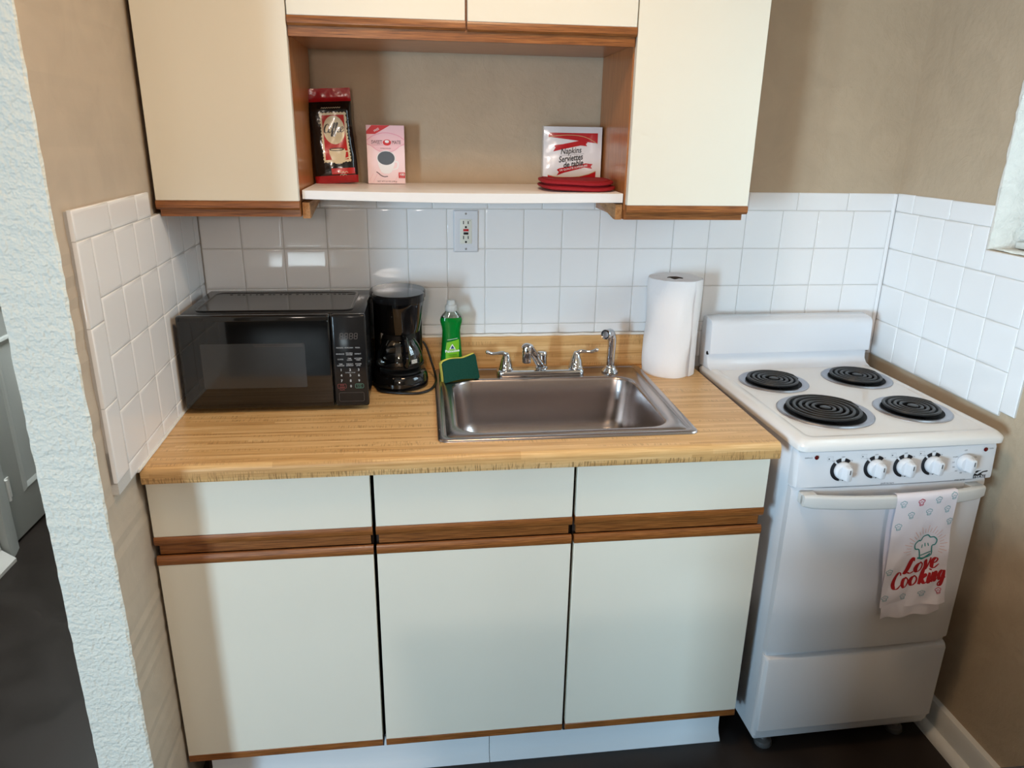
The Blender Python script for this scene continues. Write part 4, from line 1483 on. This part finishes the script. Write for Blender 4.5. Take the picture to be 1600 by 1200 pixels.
# control panel
bm = new()
lo = []
for k in range(17):
    x = SW * ([0, 0.006, 0.02] + [0.02 + 0.96 * q / 12 for q in range(1, 12)] + [0.98, 0.994, 1.0])[k]
    e = 0.008 if k in (0, 16) else (0.0015 if k in (1, 15) else 0.0)
    bow = 0.006 * (1 - (2 * x / SW - 1) ** 2)
    lo.append([(x, 0.030, 0.8035), (x, 0.002 + e - bow, 0.8035), (x, -0.003 + e - bow, 0.806), (x, -0.004 + e - bow, 0.812), (x, 0.0 + e - bow, 0.885), (x, 0.003 + e - bow, 0.892), (x, 0.010 + e - bow, 0.8955), (x, 0.030, 0.8955)])
loft(bm, lo)
pn = obj('control_panel', bm, 'enamel_satin', ST, smooth=35)
def pf(u, v, e=0.0007):
    bow = 0.006 * (1 - (2 * u / SW - 1) ** 2)
    return (u, -0.004 + 0.004 * (v - 0.812) / 0.073 - bow - e, v)
for lx, ls in ((0.043, 'SURFACE'), (0.474, 'OVEN')):
    bm = new(); lathe(bm, [(0.0052, 0.0), (0.0052, 0.0015), (0.003, 0.003), (0.0, 0.0034)], 14, pf(lx, 0.881), axis='y', cap=False)
    obj('indicator_light', bm, 'lamp_red', pn)
bm = new()
put_text(bm, 'SURFACE', 0.0045, 0.024, 0.880, pf)
put_text(bm, 'OVEN', 0.0045, 0.490, 0.882, pf)
put_text(bm, 'push to turn', 0.0066, 0.228, 0.810, pf)
put_text(bm, 'oven temp', 0.0066, 0.418, 0.8075, pf)
KN = [(0.108, 0.849), (0.190, 0.852), (0.264, 0.852), (0.336, 0.853)]
for (kx, kz) in KN:
    put_text(bm, 'OFF', 0.0046, kx, kz + 0.0305, pf)
    put_text(bm, 'HI', 0.0042, kx + 0.022, kz + 0.0215, pf)
    put_text(bm, 'LO', 0.0042, kx - 0.022, kz + 0.0215, pf)
    put_text(bm, 'MED', 0.0040, kx - 0.003, kz - 0.0265, pf)
    patch(bm, ell(kx - 0.034, kz + 0.027, 0.0018, 0.0018, 8), pf)
    ribbon(bm, rect(kx - 0.0375, kx - 0.0245, kz + 0.0225, kz + 0.0325), pf, 0.0003, n=1, closed=True)
for a, s in ((90, 'OFF'), (152, 'WARM'), (180, '200'), (205, '300'), (232, '350'), (262, '400'), (292, '450'), (20, 'BROIL')):
    ar = math.radians(a)
    put_text(bm, s, 0.0045, 0.421 + 0.0285 * math.cos(ar), 0.853 + 0.0285 * math.sin(ar), pf)
obj('lettering', bm, 'print_grey', pn, smooth=0, kind='stuff')
bm = new()
plf = lambda u, v: pf(u - 0.006, v + 0.0085)
put_text(bm, 'ESTATE', 0.0105, 0.4765, 0.8030, plf, wide=1.0, bold=0.0003)
patch(bm, [(0.459, 0.8075), (0.462, 0.8130), (0.470, 0.8090), (0.474, 0.8115), (0.484, 0.8165), (0.497, 0.8180), (0.497, 0.8150), (0.486, 0.8140), (0.480, 0.8110), (0.484, 0.8080), (0.476, 0.8065)], plf)
patch(bm, [(0.461, 0.8145), (0.466, 0.8190), (0.480, 0.8195), (0.472, 0.8165), (0.467, 0.8130)], plf)
obj('logo', bm, 'print_dark', pn, smooth=0)
for i, (kx, kz) in enumerate(KN + [(0.421, 0.853)]):
    b = new()
    y0 = pf(kx, kz)[1]
    lathe(b, [(0.0200, -0.001), (0.0215, 0.003), (0.0205, 0.0115), (0.0185, 0.0145), (0.0, 0.0152)], 32, (kx, y0 - .0015, kz), axis='y', cap=False)
    kb = obj('knob', b, 'plastic_white', ST)
    b = new()
    lo = []
    for y, hw, hh in ((0.012, 0.0100, 0.0185), (0.024, 0.0084, 0.0178), (0.0315, 0.0070, 0.0165), (0.033, 0.005, 0.0145)):
        lo.append([(kx + x, y0 - y, kz + z) for x, z in rrect(-hw, hw, -hh, hh, hw * 0.7)])
    loft(b, lo)
    obj('grip', b, 'plastic_white', kb)
    b = new(); box(b, kx - 0.0008, kx + 0.0008, y0 - 0.0338, y0 - 0.0326, kz + 0.002, kz + 0.0125)
    obj('pointer_mark', b, 'print_dark', kb, smooth=0)
    if i < 4:
        b = new()
        for a0, a1 in ((48, 78), (100, 128), (138, 262), (278, 330)):
            A = [math.radians(a0 + (a1 - a0) * k / 14) for k in range(15)]
            outer = [(kx + 0.0285 * math.cos(a), kz + 0.0285 * math.sin(a)) for a in A]
            inner = [(kx + 0.0195 * math.cos(a), kz + 0.0195 * math.sin(a)) for a in A]
            for q in range(14):
                vs = [b.verts.new(pf(*p_, 0.0010)) for p_ in (outer[q], outer[q + 1], inner[q + 1], inner[q])]
                b.faces.new(vs)
        obj('dial_ring', b, 'dial_black', kb, smooth=0)
# oven door with its bowed handle
bm = new()
lo = []
for k in range(15):
    x = 0.002 + (SW - 0.004) * k / 14
    e = 0.012 if k in (0, 14) else (0.003 if k in (1, 13) else 0.0)
    bow = 0.004 * (1 - (2 * k / 14 - 1) ** 2)
    y = 0.0 + e - bow
    lo.append([(x, 0.030, 0.334), (x, y + 0.006, 0.334), (x, y + 0.001, 0.337), (x, y, 0.345), (x, y, 0.785), (x, y + 0.001, 0.793), (x, y + 0.006, 0.798), (x, 0.030, 0.798)])
loft(bm, lo)
od = obj('oven_door', bm, 'enamel_satin', ST, smooth=40)
def hbow(u):
    s = (u - 0.014) / 0.462
    return -0.020 - 0.030 * math.sin(PI * max(0, min(1, s))) ** 0.7
bm = new()
lo = []
for k in range(25):
    u = 0.014 + 0.462 * k / 24
    yb = hbow(u)
    h = 0.0165 if 0 < k < 24 else 0.014
    zc = 0.7815
    lo.append([(u, yb + y, zc + z) for y, z in rrect(-0.008, 0.008, -h, h, 0.006, 3)])
loft(bm, lo)
for u in (0.014, 0.440):
    box(bm, u, u + 0.036, -0.022, 0.004, 0.768, 0.795, 0.003)
obj('handle', bm, 'handle_cream', od)
# drawer
bm = new()
lo = []
for x, e in ((0.002, 0.010), (0.006, 0.002), (0.014, 0.0), (SW - 0.014, 0.0), (SW - 0.006, 0.002), (SW - 0.002, 0.010)):
    lo.append([(x, 0.030, 0.066), (x, 0.010 + e, 0.066), (x, 0.006 + e, 0.088), (x, e, 0.092), (x, -0.001 + e, 0.310), (x, 0.003 + e, 0.3175), (x, 0.010 + e, 0.3205), (x, 0.030, 0.3205)])
loft(bm, lo)
obj('drawer', bm, 'enamel_satin', ST, smooth=35)
for x, y in ((0.055, 0.05), (0.445, 0.05), (0.055, 0.55), (0.445, 0.55)):
    bm = new(); lathe(bm, [(0.022, 0.0), (0.024, 0.004), (0.022, 0.016), (0.010, 0.020), (0.010, 0.055)], 16, (x, y, 0))
    obj('foot', bm, 'screw_grey', ST)

# ------------------------------------------------------------------ dish towel over the oven handle
tw = thing('dish_towel', 'white chef-hat print dish towel hanging over the oven door handle', 'towel', (1.418, -0.640, 0), math.radians(1.5))
TL, TR, BL, BR = (0.224, 0.8015), (0.386, 0.8015), (0.246, 0.487), (0.424, 0.491)
def wr(s, t_):
    return 0.0060 * math.sin(5 * s + 3 * t_ + .5) * t_ + 0.0016 * math.sin(17 * s + 19 * t_) * t_ + 0.0018 * math.sin(13 * s - 9 * t_) * min(1, 2 * t_) + 0.0014 * math.sin(3 * s + 23 * t_) * t_
def tfront(s, t_, e=0.0):
    """s across 0..1, t_ down 0..1 of the front fall"""
    xl = TL[0] + (BL[0] - TL[0]) * t_ - 0.006 * math.sin(PI * t_)
    xr = TR[0] + (BR[0] - TR[0]) * t_ - 0.010 * math.sin(PI * t_)
    x = xl + (xr - xl) * s
    z = TL[1] + ((BL[1] + (BR[1] - BL[1]) * s) - TL[1]) * t_ + 0.002 * math.sin(11 * s) * t_
    top = hbow(TL[0] + (TR[0] - TL[0]) * s) - 0.0105
    y = top + 0.010 * t_ - wr(s, t_) * 1.0
    if t_ < 0.03:
        y += 0.006 * (1 - t_ / 0.03)
    return (x, y - e, z)
def tback(s, t_):
    xl = TL[0] + (0.254 - TL[0]) * t_ - 0.010 * math.sin(PI * min(1, t_ * 1.2))
    xr = TR[0] + (0.416 - TR[0]) * t_
    x = xl + (xr - xl) * s
    z = TL[1] + ((0.454 + 0.008 * s) - TL[1]) * t_ + 0.003 * math.sin(14 * s) * t_
    y = hbow(TL[0] + (TR[0] - TL[0]) * s) + 0.0105 + (0.010 * t_) * 0.2 + 0.5 * wr(s + .7, t_) - 0.010 * t_
    y = min(y, -0.012)
    if t_ < 0.03:
        y -= 0.006 * (1 - t_ / 0.03)
    return (x, y, z)
bm = new()
nu, nf = 22, 40
rowsv = []
for j in range(nf, -1, -1):
    rowsv.append([bm.verts.new(tfront(i / nu, j / nf)) for i in range(nu + 1)])
for j in range(0, nf + 1):
    rowsv.append([bm.verts.new(tback(i / nu, j / nf)) for i in range(nu + 1)])
for a, b in zip(rowsv, rowsv[1:]):
    for i in range(nu):
        bm.faces.new((a[i], a[i + 1], b[i + 1], b[i]))
cl = obj('cloth', bm, 'cloth_white', tw, smooth=80)
TWm, THm = 0.170, 0.312
def tm(u, v, e=0.0009):
    """u metres from left, v metres from the top of the front fall"""
    return tfront(u / TWm, -v / THm, e)
HAT = [(-.30, -.50), (-.32, -.05), (-.52, .05), (-.55, .30), (-.36, .44), (-.22, .40), (-.10, .56), (.14, .58), (.26, .44), (.44, .42), (.58, .24), (.50, .02), (.34, -.04), (.32, -.50), (0, -.54)]
def hat(b, cx, cy, s, f, w, rot=0.0):
    c, sn = math.cos(rot), math.sin(rot)
    def tr(p):
        return (cx + s * (p[0] * c - p[1] * sn), cy + s * (p[0] * sn + p[1] * c))
    ribbon(b, [tr(p) for p in HAT], f, w, n=3, closed=True)
    for x0, y0, x1, y1 in ((-.28, -.34, .30, -.32), (-.18, .0, -.14, .16), (.0, .02, .0, .2), (.17, .0, .14, .16)):
        ribbon(b, [tr((x0, y0)), tr((x1, y1))], f, w * .8, n=2)
bm = new(); hat(bm, 0.104, -0.146, 0.054, tm, 0.0032, 0.12)
ribbon(bm, [(0.084, -0.172), (0.102, -0.175), (0.121, -0.168)], tm, 0.0045, n=4)
obj('large_hat_print', bm, 'ink_teal', cl, smooth=0, kind='stuff')
bm = new()
for k in range(23):
    a = math.radians(-22 + k * 10)
    r0, r1 = 0.040, 0.052 + 0.008 * (k % 2)
    ribbon(bm, [(0.104 + r0 * math.cos(a), -0.146 + r0 * math.sin(a)), (0.104 + r1 * math.cos(a), -0.146 + r1 * math.sin(a))], tm, 0.0013, n=2)
obj('ray_print', bm, 'ink_rose', cl, smooth=0, kind='stuff')
bm = new()
script(bm, 'Love', 0.056, -0.2185, 0.0268, tm, shear=0.22, rot=0.13, w=0.34, thin=0.09, track=1.02)
script(bm, 'Cooking', 0.022, -0.2600, 0.0258, tm, shear=0.22, rot=0.13, w=0.34, thin=0.09, track=1.04)
obj('lettering', bm, 'ink_red', cl, smooth=0, kind='stuff')
for i, (u, v) in enumerate([(0.018, -0.022), (0.066, -0.020), (0.114, -0.018), (0.158, -0.012), (0.044, -0.052), (0.094, -0.048), (0.146, -0.046), (0.016, -0.082), (0.160, -0.080), (0.010, -0.205), (0.010, -0.285), (0.058, -0.283), (0.104, -0.278), (0.148, -0.274)]):
    bm = new()
    hat(bm, u, v, 0.0145, tm, 0.0018 if i in (1, 13) else 0.0014, 0.1)
    obj('small_hat_print', bm, 'ink_magenta' if i in (1, 13) else 'ink_teal_light', cl, smooth=0, kind='stuff')

# ------------------------------------------------------------------ things on the shelf
ZS = 1.4412
# coffee bag
cb = thing('coffee_bag', 'black and red foil bag of coffee on the shelf, beside the pink carton', 'bag', (0.359, -0.060, ZS))
cb.rotation_euler = (math.radians(-4), math.radians(-3.2), math.radians(3))
BW, BH = 0.108, 0.232
def bagw(v):
    return BW / 2 * (1.0 + 0.04 * math.sin(9 * v / BH))
def bagf(u, v, side=-1, e=0.0):
    s = v / BH
    k = u / (BW / 2)
    prof_ = max(0.0, 1 - abs(k) ** 4)
    if s < 0.10:
        d = 0.022 * (0.35 + 0.65 * s / 0.10)
    elif s < 0.78:
        d = 0.022
    else:
        d = 0.022 * max(0.0, 1 - (s - 0.78) / 0.10) + 0.0012
    d = d * (0.25 + 0.75 * prof_ ** 0.5) + 0.0009 * math.sin(60 * u + 40 * v) + 0.0007 * math.sin(110 * u - 75 * v)
    d = max(d, 0.0012)
    return (u * (1 + 0.03 * math.sin(8 * s)), side * (d + e), v)
bm = new()
nv = 36
fr = [[bm.verts.new(bagf(-BW / 2 + BW * i / 18, BH * j / nv)) for i in range(19)] for j in range(nv + 1)]
bk = [[bm.verts.new(bagf(-BW / 2 + BW * i / 18, BH * j / nv, 0.8)) for i in range(19)] for j in range(nv + 1)]
for j in range(nv):
    mi = 1 if (j / nv > 0.84 or j / nv < 0.075) else 0
    for g in (fr, bk):
        for i in range(18):
            f = bm.faces.new((g[j][i], g[j][i + 1], g[j + 1][i + 1], g[j + 1][i])); f.material_index = mi
    for i in (0, 18):
        f = bm.faces.new((fr[j][i], fr[j + 1][i], bk[j + 1][i], bk[j][i])); f.material_index = mi
for j in (0, nv):
    for i in range(18):
        f = bm.faces.new((fr[j][i], fr[j][i + 1], bk[j][i + 1], bk[j][i])); f.material_index = 1
bg_ = obj('bag', bm, ['foil_black', 'foil_red'], cb, smooth=70)
bf = lambda e: (lambda u, v: bagf(u, v, -1, e))
bm = new()
x0, x1, z0, z1 = -0.026, 0.040, 0.052, 0.172
st = []
n1, n2 = 16, 30
for k in range(n1): st.append((x0 + (x1 - x0) * k / n1, z0 + (0.0012 if k % 2 else -0.0012)))
for k in range(n2): st.append((x1 + (0.0012 if k % 2 else -0.0012), z0 + (z1 - z0) * k / n2))
for k in range(n1): st.append((x1 - (x1 - x0) * k / n1, z1 + (0.0012 if k % 2 else -0.0012)))
for k in range(n2): st.append((x0 + (0.0012 if k % 2 else -0.0012), z1 - (z1 - z0) * k / n2))
patch(bm, st, bf(0.0006), 2)
obj('stamp_label', bm, 'foil_cream', bg_)
bm = new(); patch(bm, rect(-0.021, 0.035, 0.058, 0.166), bf(0.0010), 3)
patch(bm, rect(-0.010, 0.047, 0.022, 0.037), bf(0.0008), 2)
obj('label_ground', bm, 'foil_print_red', bg_)
bm = new(); patch(bm, ell(0.007, 0.130, 0.0275, 0.0345), bf(0.0015), 2)
patch(bm, [(-0.011, 0.084), (0.028, 0.084), (0.030, 0.076), (0.026, 0.058), (0.018, 0.048), (0.002, 0.048), (-0.006, 0.058), (-0.011, 0.074)], bf(0.0015), 2)
ribbon(bm, [(0.029, 0.078), (0.037, 0.076), (0.036, 0.064), (0.027, 0.060)], bf(0.0015), 0.0025)
put_text(bm, 'Coffee', 0.0001, 0, 0.05, bf(0.0015))
for k, (wd, dz) in enumerate(((0.030, 0.0), (0.022, -0.006))):
    ribbon(bm, [(0.006 + 0.004 * k + q * 0.004, 0.0265 + dz + (0.0016 if q % 2 else -0.0016)) for q in range(int(wd / 0.004))], bf(0.0014), 0.0011, n=3)
ribbon(bm, [(-0.020 + q * 0.0028, 0.1835 + (0.0014 if q % 2 else -0.0014)) for q in range(18)], bf(0.0012), 0.0012, n=3)
obj('label_art', bm, 'foil_cream', bg_)
bm = new()
script(bm, 'Coffee', -0.0205, 0.1235, 0.0125, bf(0.0020), shear=0.2, rot=0.02, w=0.26, thin=0.08, track=0.86)
ribbon(bm, ell(0.008, 0.083, 0.017, 0.003, 16), bf(0.0020), 0.0018, n=2, closed=True)
obj('lettering', bm, 'foil_print_black', bg_, smooth=0, kind='stuff')

# sweetener box
sx = thing('sweetener_box', 'pink carton of sweetener packets with a cup picture on the shelf', 'box', (0.4865, -0.062, ZS), math.radians(1.5))
bm = new(); box(bm, -0.0485, 0.0485, 0.0, 0.035, 0.0, 0.1455, 0.0008, 1)
bx_ = obj('carton', bm, 'card_pink_pale', sx)
f1 = lambda e: (lambda u, v: (u, -e, v))
bm = new()
patch(bm, rect(-0.0480, 0.0480, 0.096, 0.145), f1(0.0003))
patch(bm, ell(0.0, 0.098, 0.036, 0.018, 24, PI, 2 * PI), f1(0.0003))
obj('pink_band', bm, 'card_pink', bx_, smooth=0)
bm = new()
ribbon(bm, [(-0.048, 0.108), (-0.03, 0.120), (0.0, 0.127), (0.03, 0.121), (0.048, 0.110)], f1(0.0006), 0.0022)
ribbon(bm, [(-0.048, 0.100), (-0.034, 0.093), (-0.02, 0.083), (0, 0.0795), (0.02, 0.083), (0.034, 0.093), (0.048, 0.100)], f1(0.0006), 0.0014)
for k in range(8):
    ribbon(bm, [(-0.046 + k * 0.011, 0.004), (-0.046 + k * 0.011 - 0.0 + 0.012, 0.026)], f1(0.0003), 0.0005, n=1) if k in (0, 1, 6) else None
obj('pink_lines', bm, 'card_pink_deep', bx_, smooth=0, kind='stuff')
for nm, poly, m_, e_ in (('corner_banner', [(-0.034, 0.145), (0.012, 0.145), (-0.026, 0.1235), (-0.048, 0.1235), (-0.048, 0.130)], 'card_red', 0.0006),
                         ('count_badge', rect(0.031, 0.0475, 0.0145, 0.0290), 'card_red', 0.0005),
                         ('emblem', ell(0.0035, 0.1030, 0.0105, 0.0075, 20), 'card_red', 0.0006),
                         ('emblem_cup', ell(0.0035, 0.1055, 0.0055, 0.0035, 16), 'card_white', 0.0009),
                         ('cup_body', [(-0.0225, 0.064), (0.0225, 0.064), (0.0205, 0.046), (0.0135, 0.030), (0.006, 0.0255), (-0.006, 0.0255), (-0.0135, 0.030), (-0.0205, 0.046)], 'card_white', 0.0005),
                         ('cup_rim', ell(0, 0.064, 0.0245, 0.0195), 'card_white', 0.0006)):
    bm = new(); patch(bm, poly, f1(e_))
    obj(nm, bm, m_, bx_, smooth=0)
bm = new(); ribbon(bm, [(0.021, 0.056), (0.030, 0.054), (0.028, 0.040), (0.016, 0.036)], f1(0.0005), 0.0035)
obj('cup_handle', bm, 'card_white', bx_, smooth=0)
bm = new()
put_text(bm, '100', 0.0088, 0.0393, 0.0235, f1(0.0010), bold=0.0002)
put_text(bm, 'PACKETS', 0.0026, 0.0393, 0.0172, f1(0.0010))
put_text(bm, 'FREE', 0.0070, -0.022, 0.1335, f1(0.0010), rot=0.5)
obj('badge_lettering', bm, 'card_white', bx_, smooth=0, kind='stuff')
bm = new(); patch(bm, ell(0, 0.0645, 0.0220, 0.0170), f1(0.0010))
obj('cup_print', bm, 'card_grey', bx_, smooth=0)
bm = new()
put_text(bm, 'SWEET', 0.0125, -0.0225, 0.1035, f1(0.0009), wide=0.72)
put_text(bm, 'MATE', 0.0125, 0.0275, 0.1035, f1(0.0009), wide=0.72)
put_text(bm, 'SWEETENER', 0.0040, 0.0, 0.0885, f1(0.0009), spacing=1.3)
put_text(bm, 'NET WT 3.5 OZ (100 g)', 0.0050, 0.001, 0.0060, f1(0.0009))
ribbon(bm, [(-0.026, 0.030), (-0.02, 0.026), (-0.014, 0.021), (-0.006, 0.018), (0.003, 0.019)], f1(0.0009), 0.0018, n=3)
obj('lettering', bm, 'card_ink', bx_, smooth=0, kind='stuff')

# napkin pack
nk = thing('napkin_pack', 'plastic-wrapped pack of white napkins standing on the shelf', 'napkins', (0.9795, -0.062, ZS), math.radians(-2.0))
nk.rotation_euler = (math.radians(-2), 0, math.radians(-2))
NW, NH = 0.156, 0.150
def nf_(u, v, e=0.0):
    k, l = u / (NW / 2), (v - NH / 2) / (NH / 2)
    d = 0.006 * max(0, 1 - k ** 4) * max(0, 1 - l ** 4) + 0.0008 * math.sin(70 * u + 30 * v) + 0.0005 * math.sin(120 * v - 40 * u)
    return (u, -d - e, v)
bm = new()
g1 = [[bm.verts.new(nf_(-NW / 2 + NW * i / 16, NH * j / 16)) for i in range(17)] for j in range(17)]
for j in range(16):
    for i in range(16):
        bm.faces.new((g1[j][i], g1[j][i + 1], g1[j + 1][i + 1], g1[j + 1][i]))
edge = [g1[0][i] for i in range(17)] + [g1[j][16] for j in range(1, 17)] + [g1[16][i] for i in range(15, -1, -1)] + [g1[j][0] for j in range(15, 0, -1)]
prev = edge
for ins, y in ((-0.0012, 0.006), (-0.0015, 0.034), (0.003, 0.040)):
    cur = [bm.verts.new((v.co.x * (1 - ins / (NW / 2)), y, NH / 2 + (v.co.z - NH / 2) * (1 - ins / (NH / 2)))) for v in edge]
    for k in range(len(edge)):
        bm.faces.new((prev[k], prev[(k + 1) % len(edge)], cur[(k + 1) % len(edge)], cur[k]))
    prev = cur
bm.faces.new(prev)
pk = obj('pack', bm, 'wrap_white', nk, smooth=60)
n1_ = lambda e: (lambda u, v: nf_(u, v, e))
for nm, poly in (('top_band', [(-0.066, 0.1345), (-0.066, 0.1240), (-0.045, 0.1280), (-0.015, 0.1302), (0.015, 0.1288), (0.040, 0.1225), (0.066, 0.1090), (0.066, 0.1345)]),
                 ('bottom_band', [(-0.066, 0.010), (-0.066, 0.026), (-0.045, 0.0215), (-0.015, 0.0200), (0.015, 0.0220), (0.045, 0.029), (0.064, 0.037), (0.064, 0.010)]),
                 ('printed_ribbon', [(-0.054, 0.1030), (-0.047, 0.0975), (-0.053, 0.0870), (-0.030, 0.0925), (0.020, 0.1030), (0.038, 0.1015), (0.034, 0.1065), (0.039, 0.1115), (0.026, 0.1150), (0.018, 0.1155), (-0.030, 0.1055)]),
                 ('printed_ribbon', [(-0.042, 0.0405), (-0.036, 0.0345), (-0.042, 0.0255), (-0.022, 0.0330), (0.032, 0.0470), (0.054, 0.0440), (0.050, 0.0505), (0.055, 0.0560), (0.036, 0.0580), (-0.036, 0.0440)])):
    bm = new(); patch(bm, poly, n1_(0.0006), 2)
    obj(nm, bm, 'wrap_red', pk, smooth=0)
for ln in ([(-0.066, 0.1230), (-0.045, 0.1268), (-0.015, 0.1290), (0.015, 0.1276), (0.040, 0.1213), (0.066, 0.1078)],
           [(-0.066, 0.0272), (-0.045, 0.0227), (-0.015, 0.0212), (0.015, 0.0232), (0.045, 0.0302), (0.064, 0.0382)]):
    bm = new(); ribbon(bm, ln, n1_(0.0009), 0.0014)
    obj('gold_line', bm, 'wrap_gold', pk, smooth=0)
bm = new()
put_text(bm, 'Napkins', 0.0215, -0.006, 0.0890, n1_(0.0009), rot=0.09, shear=0.25, wide=0.80, bold=0.0002)
put_text(bm, 'Serviettes', 0.0215, -0.006, 0.0700, n1_(0.0009), rot=0.14, shear=0.25, wide=0.76, bold=0.0004)
put_text(bm, 'de table', 0.0205, 0.001, 0.0555, n1_(0.0009), rot=0.14, shear=0.25, wide=0.82, bold=0.0004)
ribbon(bm, [(-0.036, 0.0765), (0.0, 0.0795), (0.030, 0.0820)], n1_(0.0009), 0.0005)
obj('lettering', bm, 'wrap_ink', pk, smooth=0, kind='stuff')
bm = new()
put_text(bm, 'DE QUALITÉ SUPÉRIEURE', 0.0068, 0.003, 0.0455, n1_(0.0012), rot=0.19, bold=0.0001)
put_text(bm, '2 PLY, NAPKINS / 2 ÉPAISSEURS, SERVIETTES', 0.0034, 0.0, 0.0145, n1_(0.0012))
obj('ribbon_lettering', bm, 'wrap_white', pk, smooth=0, kind='stuff')

# two folded red cloth pads, one on the other
def pad(z, label, dx, rot, sc):
    t = thing('pot_holder', label, 'pot holder', (0.966 + dx, -0.185, z), rot, 'red cloth pads on the shelf')
    def outl(i_, n=48):
        out = []
        for k in range(n):
            a = 2 * PI * k / n
            c, s = math.cos(a), math.sin(a)
            e = 0.62
            rx, ry = (0.094 - i_) * sc, (0.092 - i_) * sc
            x, y = rx * math.copysign(abs(c) ** e, c), ry * math.copysign(abs(s) ** e, s)
            out.append((x, y))
        return out
    def lift(x, y):
        return 0.0045 * max(0, (abs(x) / 0.09)) ** 3 * (1.0 if x < 0 else 0.5) + 0.0012 * math.sin(40 * x) * (y / 0.09)
    b = new()
    lo = []
    for i_, zz in ((0.004, 0.0), (0.0, 0.0025), (0.0, 0.0065), (0.004, 0.009), (0.012, 0.0100), (0.05, 0.0104), (0.085, 0.0104)):
        lo.append([(x, y, zz + lift(x, y)) for x, y in outl(i_)])
    loft(b, lo)
    o = obj('cloth', b, 'felt_red', t, smooth=50)
    b = new()
    ring = [(x, y, 0.0105 + lift(x, y)) for x, y in outl(0.010)]
    tube(b, ring + [ring[0]], 0.0012, 5, cap=False)
    obj('hem_stitch', b, 'felt_red', t)
    return t
pad(ZS - 0.0005, 'red cloth pad lying directly on the shelf, under the other one', 0.0, 0.02, 1.0)
pad(ZS + 0.0125, 'red cloth pad lying on top of the other one before the napkins', -0.002, -0.05, 0.985)
